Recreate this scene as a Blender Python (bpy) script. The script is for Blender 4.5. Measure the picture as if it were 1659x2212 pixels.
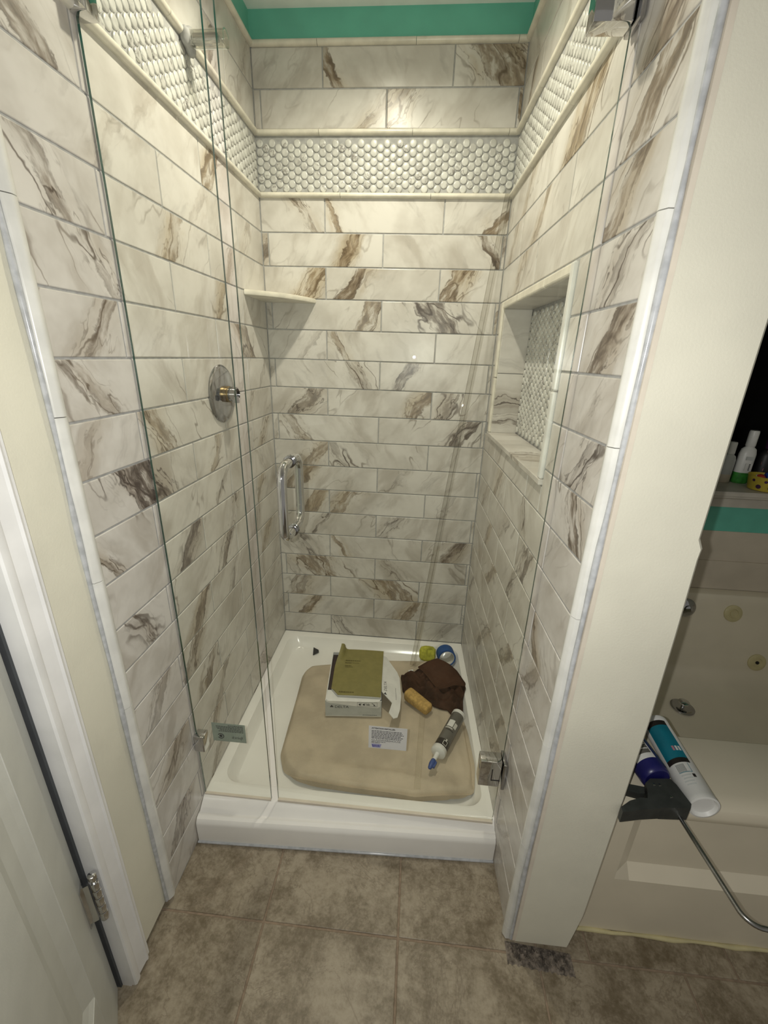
import bpy, bmesh, math, random
from mathutils import Matrix, Vector, noise as mnoise
R = random.Random(7)
for o in list(bpy.data.objects): bpy.data.objects.remove(o, do_unlink=True)
scn = bpy.context.scene
C = scn.collection

# ------------------------------------------------------------------ camera, light, exposure
W = 0.8567            # shower width at the back wall
P = 0.1045            # height of one tile course
L = 0.410             # length of one tile and its joint
ZL = 1.893            # underside of the lower pencil trim
ZC = 2.372            # ceiling
ALPHA = math.atan2(0.028, 0.87)   # the right wall opens slightly towards the room
CAM = Vector((0.5872, -1.6893, 1.3887))
cam = bpy.data.objects.new('camera', bpy.data.cameras.new('camera'))
C.objects.link(cam)
cam.data.sensor_fit = 'HORIZONTAL'; cam.data.sensor_width = 36.0
cam.data.lens = 905.67 / 1659 * 36; cam.data.clip_start = 0.02
CR = Matrix.Rotation(math.radians(4.0975), 4, 'Z') @ Matrix.Rotation(math.radians(69.7084), 4, 'X') @ Matrix.Rotation(math.radians(1.8464), 4, 'Z')
cam.matrix_world = Matrix.Translation(CAM) @ CR
scn.camera = cam
scn.view_settings.view_transform = 'Standard'
scn.view_settings.look = 'None'
scn.view_settings.gamma = 1.0
scn.view_settings.use_curve_mapping = False
scn.view_settings.exposure = 0.40
wd = bpy.data.worlds.new('night'); scn.world = wd; wd.use_nodes = True
wd.node_tree.nodes['Background'].inputs[0].default_value = (1.0, 0.96, 0.88, 1)
wd.node_tree.nodes['Background'].inputs[1].default_value = 0.19
FLASH_W, CAN_W = 18.5, 27.0
fl = bpy.data.lights.new('phone_flash', 'SPOT'); fl.spot_size = math.radians(175); fl.spot_blend = 0.9; fl.energy = FLASH_W; fl.color = (1.0, 0.985, 0.945); fl.shadow_soft_size = 0.004
flo = bpy.data.objects.new('phone_flash', fl); C.objects.link(flo)
flo.matrix_world = Matrix.Translation(CAM + CR.to_3x3() @ Vector((-0.026, 0.004, 0.0))) @ CR
al = bpy.data.lights.new('ceiling_can_light', 'SPOT'); al.energy = CAN_W; al.color = (1.0, 0.93, 0.79)
al.spot_size = math.radians(160); al.spot_blend = 0.92; al.shadow_soft_size = 0.022
alo = bpy.data.objects.new('ceiling_can_light', al); C.objects.link(alo)
alo.location = (0.42, -0.50, ZC - 0.035)

# ------------------------------------------------------------------ materials
def nt(name):
    m = bpy.data.materials.new(name); m.use_nodes = True
    t = m.node_tree; b = t.nodes['Principled BSDF']
    return m, t, b
class N:
    """small node helper"""
    def __init__(s, t): s.t = t
    def new(s, typ, **k):
        n = s.t.nodes.new(typ)
        for a, v in k.items(): setattr(n, a, v)
        return n
    def put(s, sock, v):
        if v is None: return
        if hasattr(v, 'links') or isinstance(v, bpy.types.NodeSocket): s.t.links.new(v, sock)
        else: sock.default_value = v
    def math(s, op, a, b=None, c=None, clamp=False):
        n = s.new('ShaderNodeMath', operation=op); n.use_clamp = clamp
        for i, v in enumerate((a, b, c)): s.put(n.inputs[i], v)
        return n.outputs[0]
    def vmath(s, op, a, b=None):
        n = s.new('ShaderNodeVectorMath', operation=op)
        s.put(n.inputs[0], a)
        if b is not None: s.put(n.inputs[3] if op == 'SCALE' else n.inputs[1], b)
        return n.outputs[0]
    def noise(s, vec, scale, detail=3, rough=0.5, dist=0.0):
        n = s.new('ShaderNodeTexNoise'); s.put(n.inputs['Vector'], vec)
        n.inputs['Scale'].default_value = scale; n.inputs['Detail'].default_value = detail
        n.inputs['Roughness'].default_value = rough; n.inputs['Distortion'].default_value = dist
        return n
    def ramp(s, v, a, b, lo=0.0, hi=1.0):
        n = s.new('ShaderNodeMapRange', interpolation_type='SMOOTHSTEP')
        for i, q in enumerate((v, a, b, lo, hi)): s.put(n.inputs[i], q)
        return n.outputs[0]
    def mix(s, f, a, b):
        n = s.new('ShaderNodeMix', data_type='RGBA')
        s.put(n.inputs[0], f); s.put(n.inputs[6], a); s.put(n.inputs[7], b)
        return n.outputs[2]
    def comb(s, x, y, z):
        n = s.new('ShaderNodeCombineXYZ')
        for i, v in enumerate((x, y, z)): s.put(n.inputs[i], v)
        return n.outputs[0]
    def sep(s, v):
        n = s.new('ShaderNodeSeparateXYZ'); s.put(n.inputs[0], v); return n.outputs
    def bump(s, h, strength, dist, bsdf):
        n = s.new('ShaderNodeBump'); n.inputs['Strength'].default_value = strength; n.inputs['Distance'].default_value = dist
        s.put(n.inputs['Height'], h); s.t.links.new(n.outputs[0], bsdf.inputs['Normal'])
def c4(c): return (c[0], c[1], c[2], 1.0)
def plain(name, col, rough=0.5, metal=0.0, var=0.08, scale=20.0, bump=0.0, bscale=200.0, spec=0.5, coat=0.0):
    """a procedural material: one colour, cloudy variation, optional fine relief"""
    m, t, b = nt(name); n = N(t)
    tc = n.new('ShaderNodeTexCoord').outputs['Object']
    k = n.noise(tc, scale, 4).outputs[0]
    lo = tuple(max(0, v * (1 - var)) for v in col); hi = tuple(min(1, v * (1 + var)) for v in col)
    t.links.new(n.mix(n.ramp(k, 0.3, 0.7), c4(lo), c4(hi)), b.inputs['Base Color'])
    b.inputs['Roughness'].default_value = rough; b.inputs['Metallic'].default_value = metal
    b.inputs['Specular IOR Level'].default_value = spec
    b.inputs['Coat Weight'].default_value = coat
    if bump: n.bump(n.noise(tc, bscale, 3).outputs[0], bump, 0.002, b)
    return m
def marble(name='calacatta_marble'):
    m, t, b = nt(name); n = N(t)
    tc = n.new('ShaderNodeTexCoord').outputs['Object']
    rnd = n.new('ShaderNodeObjectInfo').outputs['Random']
    seed = n.comb(n.math('MULTIPLY', rnd, 37.0), n.math('MULTIPLY', rnd, 91.0), n.math('MULTIPLY', rnd, 13.0))
    av = n.new('ShaderNodeAttribute', attribute_type='OBJECT', attribute_name='vein').outputs['Vector']
    at = n.new('ShaderNodeAttribute', attribute_type='OBJECT', attribute_name='tone').outputs['Vector']
    cpos, th, wid = n.sep(av)[:3]
    stren, brown, crk = n.sep(at)[:3]
    pn = n.vmath('ADD', tc, seed)
    wn = n.noise(pn, 9.0, 4, 0.55).outputs['Color']
    warp = n.vmath('SCALE', n.vmath('SUBTRACT', wn, (0.5, 0.5, 0.5)), 0.060)
    px, py = n.sep(n.vmath('ADD', tc, warp))[:2]
    ct, st = n.math('COSINE', th), n.math('SINE', th)
    w = n.math('SUBTRACT', n.math('ADD', n.math('MULTIPLY', px, ct), n.math('MULTIPLY', py, st)), cpos)
    l = n.math('SUBTRACT', n.math('MULTIPLY', py, ct), n.math('MULTIPLY', px, st))
    sv = n.vmath('ADD', n.comb(w, n.math('MULTIPLY', l, 0.30), 0.0), seed)       # stretched along the vein
    rag = n.math('SUBTRACT', n.noise(n.vmath('ADD', n.comb(w, n.math('MULTIPLY', l, 0.8), 0.0), seed), 60.0, 4, 0.65).outputs[0], 0.5)
    aw = n.math('ADD', n.math('ABSOLUTE', w), n.math('MULTIPLY', rag, 0.026))
    band = n.ramp(aw, n.math('MULTIPLY', wid, 0.72), n.math('MULTIPLY', wid, 1.02), 1.0, 0.0)
    halo = n.ramp(aw, n.math('MULTIPLY', wid, 0.8), n.math('ADD', n.math('MULTIPLY', wid, 2.2), 0.022), 1.0, 0.0)
    rim = n.ramp(n.math('ABSOLUTE', n.math('SUBTRACT', aw, n.math('MULTIPLY', wid, 0.92))), 0.0006, 0.0042, 1.0, 0.0)
    streak = n.noise(sv, 48.0, 5, 0.62).outputs[0]
    broad = n.noise(sv, 13.0, 4, 0.55, 0.3).outputs[0]
    broad2 = n.noise(n.vmath('ADD', sv, (5.3, 2.1, 0.0)), 19.0, 4, 0.6, 0.3).outputs[0]
    ridge = n.math('ABSOLUTE', n.math('SUBTRACT', n.noise(sv, 10.0, 2.5, 0.55).outputs[0], 0.5))
    line = n.ramp(ridge, 0.0015, 0.016, 1.0, 0.0)
    cloud = n.noise(pn, 7.0, 4, 0.6).outputs[0]
    base = n.mix(n.ramp(cloud, 0.36, 0.68), c4((0.655, 0.632, 0.585)), c4((0.530, 0.503, 0.455)))
    base = n.mix(n.math('MULTIPLY', n.ramp(broad, 0.48, 0.70), 0.62), base, c4((0.39, 0.352, 0.300)))
    base = n.mix(n.math('MULTIPLY', n.ramp(broad2, 0.57, 0.74), 0.40), base, c4((0.31, 0.290, 0.265)))
    gate = n.ramp(n.noise(n.vmath('ADD', pn, (3.0, 9.0, 1.0)), 6.0, 3).outputs[0], 0.46, 0.64)
    base = n.mix(n.math('MULTIPLY', n.math('MULTIPLY', line, gate), n.math('ADD', 0.18, n.math('MULTIPLY', crk, 0.55))), base, c4((0.20, 0.165, 0.130)))
    vc = n.mix(brown, c4((0.175, 0.150, 0.130)), c4((0.250, 0.180, 0.100)))
    vdark = n.mix(brown, c4((0.075, 0.060, 0.052)), c4((0.120, 0.078, 0.038)))
    vlight = n.mix(brown, c4((0.40, 0.36, 0.315)), c4((0.46, 0.375, 0.245)))
    base = n.mix(n.math('MULTIPLY', n.math('MULTIPLY', halo, stren), n.ramp(broad, 0.42, 0.60, 0.10, 0.85)), base, vlight)
    fill = n.math('MULTIPLY', n.math('MULTIPLY', band, stren), n.ramp(streak, 0.36, 0.55, n.math('SUBTRACT', 0.42, n.math('MULTIPLY', crk, 0.38)), 1.0), clamp=True)
    base = n.mix(fill, base, n.mix(n.ramp(streak, 0.50, 0.66), vc, vdark))
    edge = n.math('MULTIPLY', n.math('MULTIPLY', rim, n.ramp(streak, 0.40, 0.55)), n.math('MULTIPLY', stren, 0.85), clamp=True)
    base = n.mix(edge, base, vdark)
    rid2 = n.math('ABSOLUTE', n.math('SUBTRACT', n.noise(n.vmath('ADD', sv, (1.7, 4.4, 0.0)), 24.0, 3.0, 0.6).outputs[0], 0.5))
    net = n.math('MULTIPLY', n.math('MULTIPLY', n.ramp(rid2, 0.002, 0.022, 1.0, 0.0), halo), n.math('MULTIPLY', crk, n.ramp(broad, 0.40, 0.56, 0.15, 0.95)), clamp=True)
    base = n.mix(net, base, vdark)
    crack = n.math('MULTIPLY', n.math('MULTIPLY', line, halo), n.math('MULTIPLY', crk, 0.95), clamp=True)
    base = n.mix(crack, base, vdark)
    t.links.new(base, b.inputs['Base Color'])
    b.inputs['Roughness'].default_value = 0.30
    b.inputs['Specular IOR Level'].default_value = 0.42
    n.bump(n.noise(pn, 14.0, 2).outputs[0], 0.08, 0.002, b)
    return m
def penny_mat():
    m, t, b = nt('penny_marble'); n = N(t)
    tc = n.new('ShaderNodeTexCoord').outputs['Object']
    rnd = n.new('ShaderNodeObjectInfo').outputs['Random']
    pn = n.vmath('ADD', tc, n.comb(n.math('MULTIPLY', rnd, 53.0), n.math('MULTIPLY', rnd, 17.0), n.math('MULTIPLY', rnd, 71.0)))
    base = n.mix(n.ramp(n.noise(pn, 30, 3).outputs[0], 0.35, 0.7), c4((0.62, 0.62, 0.575)), c4((0.46, 0.455, 0.42)))
    r = n.math('ABSOLUTE', n.math('SUBTRACT', n.noise(pn, 38, 4, 0.6, 0.6).outputs[0], 0.5))
    gate = n.ramp(n.noise(pn, 16, 2).outputs[0], 0.50, 0.62)
    base = n.mix(n.math('MULTIPLY', n.ramp(r, 0.004, 0.04, 1, 0), n.math('MULTIPLY', gate, 0.75)), base, c4((0.16, 0.14, 0.13)))
    t.links.new(base, b.inputs['Base Color']); b.inputs['Roughness'].default_value = 0.3
    return m
def floor_tile_mat():
    m, t, b = nt('beige_stone_floor'); n = N(t)
    geo = n.new('ShaderNodeNewGeometry').outputs['Position']
    a = n.noise(geo, 9, 5, 0.62, 0.4).outputs[0]; d = n.noise(geo, 45, 5, 0.7).outputs[0]; e = n.noise(geo, 150, 3, 0.6).outputs[0]
    k = n.math('ADD', n.math('MULTIPLY', a, 0.5), n.math('ADD', n.math('MULTIPLY', d, 0.35), n.math('MULTIPLY', e, 0.15)))
    base = n.mix(n.ramp(k, 0.36, 0.62), c4((0.140, 0.108, 0.064)), c4((0.360, 0.308, 0.226)))
    v = n.math('ABSOLUTE', n.math('SUBTRACT', n.noise(geo, 6, 5, 0.7, 0.8).outputs[0], 0.5))
    base = n.mix(n.math('MULTIPLY', n.ramp(v, 0.0, 0.02, 1, 0), 0.45), base, c4((0.15, 0.115, 0.075)))
    t.links.new(base, b.inputs['Base Color']); b.inputs['Roughness'].default_value = 0.42
    n.bump(d, 0.25, 0.003, b)
    return m
def glass_mat(name, tint, gloss=1.0):
    """clear sheet glass: tinted see-through with mirror reflections off the outer faces"""
    m, t, b = nt(name); n = N(t); t.nodes.remove(b)
    tr = n.new('ShaderNodeBsdfTransparent'); tr.inputs[0].default_value = c4(tint)
    gl = n.new('ShaderNodeBsdfGlossy'); gl.inputs['Roughness'].default_value = 0.0
    gl.inputs['Color'].default_value = (0.95, 0.97, 0.95, 1)
    fr = n.new('ShaderNodeFresnel'); fr.inputs[0].default_value = 1.50
    bk = n.new('ShaderNodeNewGeometry').outputs['Backfacing']
    f = n.math('MULTIPLY', fr.outputs[0], n.math('SUBTRACT', 1.0, bk))
    if gloss != 1.0: f = n.math('MULTIPLY', f, gloss)
    mx = n.new('ShaderNodeMixShader'); t.links.new(f, mx.inputs[0]); t.links.new(tr.outputs[0], mx.inputs[1]); t.links.new(gl.outputs[0], mx.inputs[2])
    t.links.new(mx.outputs[0], t.nodes['Material Output'].inputs[0])
    return m
def cloth_mat(name, col, weave=900.0, var=0.12):
    m, t, b = nt(name); n = N(t)
    tc = n.new('ShaderNodeTexCoord').outputs['Object']
    k = n.noise(tc, 9, 4).outputs[0]; f = n.noise(tc, weave, 2).outputs[0]
    lo = tuple(v * (1 - var) for v in col); hi = tuple(v * (1 + var) for v in col)
    s = n.math('ADD', n.math('MULTIPLY', k, 0.7), n.math('MULTIPLY', f, 0.3))
    t.links.new(n.mix(n.ramp(s, 0.38, 0.62), c4(lo), c4(hi)), b.inputs['Base Color'])
    b.inputs['Roughness'].default_value = 0.9; b.inputs['Specular IOR Level'].default_value = 0.15
    n.bump(f, 0.5, 0.001, b)
    return m
M = {}
M['marble'] = marble()
M['penny'] = penny_mat()
M['grout'] = plain('grey_grout', (0.36, 0.36, 0.35), 0.85, var=0.12, scale=60)
M['pencil'] = plain('cream_stone_trim', (0.70, 0.665, 0.565), 0.28, var=0.10, scale=25)
M['bull'] = plain('white_bullnose', (0.70, 0.70, 0.66), 0.22, var=0.08, scale=18)
M['paint'] = plain('cream_wall_paint', (0.70, 0.68, 0.565), 0.55, var=0.045, scale=6, bump=0.15, bscale=260)
M['peach'] = plain('peach_undercoat', (0.66, 0.60, 0.50), 0.6, var=0.05)
M['white_paint'] = plain('white_gloss_trim_paint', (0.80, 0.80, 0.79), 0.35, var=0.05, scale=12)
M['door_paint'] = plain('grey_white_door_paint', (0.56, 0.565, 0.52), 0.42, var=0.04, scale=14, bump=0.1, bscale=300)
M['green'] = plain('sea_green_paint', (0.120, 0.46, 0.35), 0.55, var=0.08, scale=10)
M['ceil'] = plain('white_ceiling_paint', (0.86, 0.86, 0.84), 0.8, var=0.03)
M['caulk'] = plain('blue_grey_caulk', (0.46, 0.475, 0.49), 0.14, var=0.14, scale=60)
M['floor'] = floor_tile_mat()
M['floor_grout'] = plain('brown_floor_grout', (0.27, 0.205, 0.145), 0.9, var=0.15, scale=80)
M['mortar'] = plain('broken_mortar', (0.16, 0.135, 0.11), 0.95, var=0.55, scale=90, bump=0.8, bscale=150)
M['chrome'] = plain('polished_chrome', (0.62, 0.62, 0.62), 0.06, metal=1.0, var=0.03)
M['chrome_dk'] = plain('smoky_chrome', (0.40, 0.40, 0.41), 0.10, metal=1.0, var=0.06)
M['brass'] = plain('dull_brass', (0.34, 0.25, 0.12), 0.32, metal=1.0, var=0.15, scale=80)
M['glass'] = glass_mat('clear_shower_glass', (0.975, 0.984, 0.960))
M['edge'] = plain('green_glass_edge', (0.012, 0.055, 0.045), 0.08, var=0.15, scale=15, spec=0.8)
M['pan'] = plain('white_acrylic', (0.84, 0.83, 0.79), 0.16, var=0.03, scale=6)
M['tub'] = plain('bone_acrylic_tub', (0.70, 0.64, 0.50), 0.30, var=0.04, scale=5)
M['splash'] = plain('beige_wall_panel', (0.56, 0.50, 0.40), 0.5, var=0.05, scale=8)
M['jet'] = plain('yellowed_plastic', (0.56, 0.50, 0.28), 0.35, var=0.1)
M['canvas'] = cloth_mat('tan_canvas', (0.49, 0.42, 0.315))
M['hem'] = cloth_mat('tan_canvas_hem', (0.45, 0.385, 0.28))
M['towel'] = cloth_mat('dark_brown_towel', (0.055, 0.027, 0.016), 500, 0.3)
M['sponge'] = plain('tan_sponge', (0.46, 0.30, 0.095), 0.95, var=0.2, scale=90, bump=0.6, bscale=400)
M['lime'] = plain('lime_foam', (0.45, 0.45, 0.055), 0.95, var=0.2, scale=60, bump=0.7, bscale=200)
M['tape'] = plain('blue_masking_tape', (0.012, 0.075, 0.26), 0.55, var=0.1)
M['core'] = plain('pale_cardboard_core', (0.58, 0.57, 0.52), 0.8, var=0.08)
M['carton'] = plain('white_carton', (0.74, 0.74, 0.71), 0.6, var=0.05, scale=30)
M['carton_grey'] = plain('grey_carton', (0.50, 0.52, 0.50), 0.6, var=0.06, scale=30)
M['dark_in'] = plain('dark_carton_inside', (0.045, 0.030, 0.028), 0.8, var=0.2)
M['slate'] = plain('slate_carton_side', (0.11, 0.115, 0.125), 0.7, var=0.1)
M['olive'] = plain('olive_booklet_cover', (0.225, 0.200, 0.065), 0.55, var=0.06, scale=40)
M['paper'] = plain('white_paper', (0.66, 0.66, 0.63), 0.7, var=0.03)
M['ink'] = plain('dark_grey_ink', (0.045, 0.045, 0.05), 0.7, var=0.1)
M['olive_ink'] = plain('olive_ink', (0.10, 0.085, 0.022), 0.7, var=0.1)
M['violet_ink'] = plain('violet_ink', (0.06, 0.05, 0.28), 0.7, var=0.1)
M['lilac'] = plain('lilac_print', (0.33, 0.33, 0.52), 0.7, var=0.1)
M['black'] = plain('black_plastic', (0.012, 0.012, 0.012), 0.45, var=0.2)
M['tube_grey'] = plain('grey_cartridge_print', (0.125, 0.120, 0.105), 0.38, var=0.08, scale=30)
M['tube_dark'] = plain('black_cartridge_print', (0.022, 0.018, 0.016), 0.35, var=0.1)
M['white_pl'] = plain('white_plastic', (0.70, 0.70, 0.67), 0.35, var=0.04)
M['blue_pl'] = plain('blue_nozzle_cap', (0.035, 0.075, 0.25), 0.4, var=0.12)
M['navy'] = plain('navy_plastic', (0.012, 0.012, 0.10), 0.32, var=0.12)
M['teal'] = plain('teal_label', (0.010, 0.165, 0.225), 0.35, var=0.1, scale=30)
M['gun'] = plain('dark_grey_gun_plastic', (0.035, 0.038, 0.035), 0.42, var=0.15, scale=50, bump=0.1)
M['rod'] = plain('steel_rod', (0.34, 0.34, 0.33), 0.25, metal=1.0, var=0.1, scale=60)
M['leafgreen'] = plain('green_label', (0.035, 0.22, 0.03), 0.5, var=0.3, scale=60)
M['yellow'] = plain('yellow_plastic', (0.48, 0.38, 0.045), 0.45, var=0.1)
M['purple'] = plain('dark_purple_print', (0.05, 0.012, 0.05), 0.5, var=0.3)
M['red'] = plain('red_plastic', (0.40, 0.035, 0.02), 0.4, var=0.1)
M['blue_toy'] = plain('blue_plastic', (0.015, 0.07, 0.33), 0.25, var=0.1)
M['pink'] = plain('pink_print', (0.45, 0.20, 0.24), 0.5, var=0.1)
M['night'] = plain('night_window_pane', (0.003, 0.003, 0.003), 0.3, var=0.1, spec=0.05)
M['strip'] = plain('painted_gap_shade', (0.055, 0.06, 0.065), 0.6, var=0.1)  # dark grey painted for the unlit gap beside the open door
M['clear'] = glass_mat('clear_vinyl', (0.93, 0.925, 0.91), 1.6)
M['sill'] = plain('aged_sill_paint', (0.47, 0.44, 0.375), 0.5, var=0.06)
def decal_mat():
    m, t, b = nt('translucent_decal_back'); n = N(t)
    tc = n.new('ShaderNodeTexCoord').outputs['Object']
    t.links.new(n.mix(n.noise(tc, 60, 2).outputs[0], c4((0.34, 0.41, 0.37)), c4((0.42, 0.48, 0.44))), b.inputs['Base Color'])
    b.inputs['Roughness'].default_value = 0.5; b.inputs['Alpha'].default_value = 0.78
    return m
M['decal'] = decal_mat()
M['sleeve'] = glass_mat('clear_plastic_sleeve', (0.86, 0.86, 0.83), 3.0)
def emit_mat():
    m, t, b = nt('lamp_lens'); b.inputs['Emission Color'].default_value = (1, 0.9, 0.68, 1); b.inputs['Emission Strength'].default_value = 6.0
    n = N(t); tc = n.new('ShaderNodeTexCoord').outputs['Object']
    t.links.new(n.mix(n.noise(tc, 30).outputs[0], (0.8, 0.8, 0.75, 1), (0.85, 0.85, 0.8, 1)), b.inputs['Base Color'])
    return m
M['lens'] = emit_mat()

# ------------------------------------------------------------------ building helpers
class G:
    """collects geometry for ONE mesh"""
    def __init__(s): s.v = []; s.f = []; s.m = []
    def add(s, vs, fs, mi=0):
        k = len(s.v); s.v += [tuple(q) for q in vs]
        for f in fs: s.f.append([k + i for i in f]); s.m.append(mi)
        return s
    def box(s, x0, x1, y0, y1, z0, z1, mi=0, T=None):
        vs = [Vector((x, y, z)) for z in (z0, z1) for y in (y0, y1) for x in (x0, x1)]
        if T: vs = [T @ q for q in vs]
        return s.add(vs, [(0, 2, 3, 1), (4, 5, 7, 6), (0, 1, 5, 4), (2, 6, 7, 3), (0, 4, 6, 2), (1, 3, 7, 5)], mi)
    def loft(s, loops, cap0=False, cap1=False, closed=True, mi=0):
        k = len(s.v); n = len(loops[0])
        for lp in loops: s.v += [tuple(q) for q in lp]
        for a in range(len(loops) - 1):
            for i in range(n if closed else n - 1):
                j = (i + 1) % n
                s.f.append([k + a * n + i, k + a * n + j, k + (a + 1) * n + j, k + (a + 1) * n + i]); s.m.append(mi)
        if cap0: s.f.append([k + i for i in reversed(range(n))]); s.m.append(mi)
        if cap1: s.f.append([k + (len(loops) - 1) * n + i for i in range(n)]); s.m.append(mi)
        return s
    def lathe(s, prof, T=None, n=24, mi=0, cap0=True, cap1=True):
        """prof: (radius, height) pairs round local Z"""
        T = T or Matrix.Identity(4); loops = []
        for r, h in prof: loops.append([T @ Vector((r * math.cos(2 * math.pi * i / n), r * math.sin(2 * math.pi * i / n), h)) for i in range(n)])
        return s.loft(loops, cap0, cap1, True, mi)
    def tube(s, pts, r, n=10, mi=0, cap=True):
        pts = [Vector(q) for q in pts]; loops = []; up = None
        for i, q in enumerate(pts):
            d = (pts[min(i + 1, len(pts) - 1)] - pts[max(i - 1, 0)]).normalized()
            if up is None: up = d.orthogonal().normalized()
            up = (up - d * up.dot(d)).normalized(); sd = d.cross(up)
            rr = r[i] if isinstance(r, (list, tuple)) else r
            loops.append([q + up * (rr * math.cos(2 * math.pi * k / n)) + sd * (rr * math.sin(2 * math.pi * k / n)) for k in range(n)])
        return s.loft(loops, cap, cap, True, mi)
    def prism(s, poly, z0, z1, T=None, mi=0):
        T = T or Matrix.Identity(4)
        return s.loft([[T @ Vector((x, y, z0)) for x, y in poly], [T @ Vector((x, y, z1)) for x, y in poly]], True, True, True, mi)
    def mesh(s, name, mats, smooth=35, fix=True):
        me = bpy.data.meshes.new(name); me.from_pydata(s.v, [], s.f)
        for m in (mats if isinstance(mats, (list, tuple)) else [mats]): me.materials.append(m)
        for p, i in zip(me.polygons, s.m): p.material_index = i
        if fix:
            bm = bmesh.new(); bm.from_mesh(me); bmesh.ops.recalc_face_normals(bm, faces=bm.faces); bm.to_mesh(me); bm.free()
        if smooth:
            me.shade_smooth(); me.set_sharp_from_angle(angle=math.radians(smooth))
        me.update(); return me
    def obj(s, name, mats, parent=None, smooth=35, fix=True):
        return link(name, s.mesh(name, mats, smooth, fix), parent)
def link(name, me, parent=None, T=None):
    o = bpy.data.objects.new(name, me); C.objects.link(o)
    if parent is not None: o.parent = parent
    if T is not None: o.matrix_local = T
    return o
def empty(name, loc, label=None, cat=None, group=None, rot=None):
    o = bpy.data.objects.new(name, None); C.objects.link(o); o.empty_display_size = 0.03
    o.location = loc
    if rot is not None: o.rotation_euler = rot
    if label: tag(o, label, cat, group)
    return o
def tag(o, label, cat, group=None, kind=None):
    o['label'] = label; o['category'] = cat
    if group: o['group'] = group
    if kind: o['kind'] = kind
    return o
def stuff(o): o['kind'] = 'stuff'; return o
def bev(sx, sy, sz, r, seg=2, mats=None, name='block', smooth=40):
    """box with rounded edges centred on the origin"""
    bm = bmesh.new(); bmesh.ops.create_cube(bm, size=1.0)
    for v in bm.verts: v.co = Vector((v.co.x * sx, v.co.y * sy, v.co.z * sz))
    bmesh.ops.bevel(bm, geom=list(bm.edges), offset=r, segments=seg, affect='EDGES', profile=0.5)
    me = bpy.data.meshes.new(name); bm.to_mesh(me); bm.free()
    me.materials.append(mats)
    if smooth: me.shade_smooth(); me.set_sharp_from_angle(angle=math.radians(smooth))
    return me
def frame(o, u, v, n):
    return Matrix(((u[0], v[0], n[0], o[0]), (u[1], v[1], n[1], o[1]), (u[2], v[2], n[2], o[2]), (0, 0, 0, 1)))
def TR(x, y, z): return Matrix.Translation((x, y, z))
def RZ(a): return Matrix.Rotation(a, 4, 'Z')
def rrect(x0, x1, y0, y1, r, z, n=6):
    out = []
    for cx, cy, a0 in ((x1 - r, y1 - r, 0), (x0 + r, y1 - r, 90), (x0 + r, y0 + r, 180), (x1 - r, y0 + r, 270)):
        for i in range(n + 1):
            a = math.radians(a0 + 90 * i / n); out.append(Vector((cx + r * math.cos(a), cy + r * math.sin(a), z)))
    return out
def lettering(body, size, mat, parent, T, name='lettering', sx=1.0, align='LEFT', bold=0.0):
    cu = bpy.data.curves.new('t', 'FONT'); cu.body = body; cu.size = size; cu.align_x = align; cu.offset = bold; cu.resolution_u = 2
    o = bpy.data.objects.new('t', cu); C.objects.link(o)
    me = bpy.data.meshes.new_from_object(o.evaluated_get(bpy.context.evaluated_depsgraph_get()))
    bpy.data.objects.remove(o, do_unlink=True)
    me.materials.clear(); me.materials.append(mat)
    for v in me.vertices: v.co.x *= sx
    return link(name, me, parent, T)

# ------------------------------------------------------------------ the setting: wall frames
FB = frame((0, 0, 0), (1, 0, 0), (0, 0, 1), (0, -1, 0))                       # back wall: u = x
FL = frame((0, 0, 0), (0, 1, 0), (0, 0, 1), (1, 0, 0))                        # left wall: u = y (negative towards the room)
_d = (math.sin(ALPHA), -math.cos(ALPHA), 0); _n = (-math.cos(ALPHA), -math.sin(ALPHA), 0)
FR = frame((W, 0, 0), _d, (0, 0, 1), _n)                                     # right wall: u = distance from the corner
def struct(o, label, cat): return tag(o, label, cat, None, 'structure')
S_END_L, S_END_R = -1.026, 1.014
NS0, NS1, NZ0, NZ1, ND = 0.095, 0.716, 1.137, 1.553, 0.092                     # niche opening and depth
g = G(); g.box(-0.06, W + 0.05, 0.0022, 0.10, 0.0, 2.29, 0); g.box(-0.06, W + 0.05, 0.0016, 0.10, 2.29, 2.40, 1)
wall_back = g.obj('wall_back', [M['grout'], M['green']], smooth=0)
struct(wall_back, 'back shower wall of marble look tile with a penny mosaic band', 'wall')
g = G(); g.box(-0.12, -0.0016, -1.03, 0.0016, 0.0, 2.29, 0); g.box(-0.12, -0.0016, -1.03, 0.0016, 2.29, 2.40, 1)
g.box(-0.12, -0.0045, -1.150, -1.03, 0.022, 2.40, 2)
wall_left = g.obj('wall_left', [M['grout'], M['green'], M['paint']], smooth=0)
struct(wall_left, 'left shower wall of marble look tile ending in a painted cream strip', 'wall')
g = G()
def rb(s0, s1, z0, z1, n0, n1, mi): g.box(s0, s1, z0, z1, n0, n1, mi, FR)
B0, B1 = -0.0016, -0.120
rb(-0.02, 1.030, 0.0, NZ0 - 0.012, B1, B0, 0); rb(-0.02, 1.030, NZ1 + 0.012, 2.29, B1, B0, 0)
rb(-0.02, NS0 - 0.012, NZ0 - 0.012, NZ1 + 0.012, B1, B0, 0); rb(NS1 + 0.012, 1.030, NZ0 - 0.012, NZ1 + 0.012, B1, B0, 0)
rb(NS0 - 0.012, NS1 + 0.012, NZ0 - 0.012, NZ1 + 0.012, B1, -ND - 0.004, 0); rb(-0.02, 1.030, 2.29, 2.40, B1, B0, 1)
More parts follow.
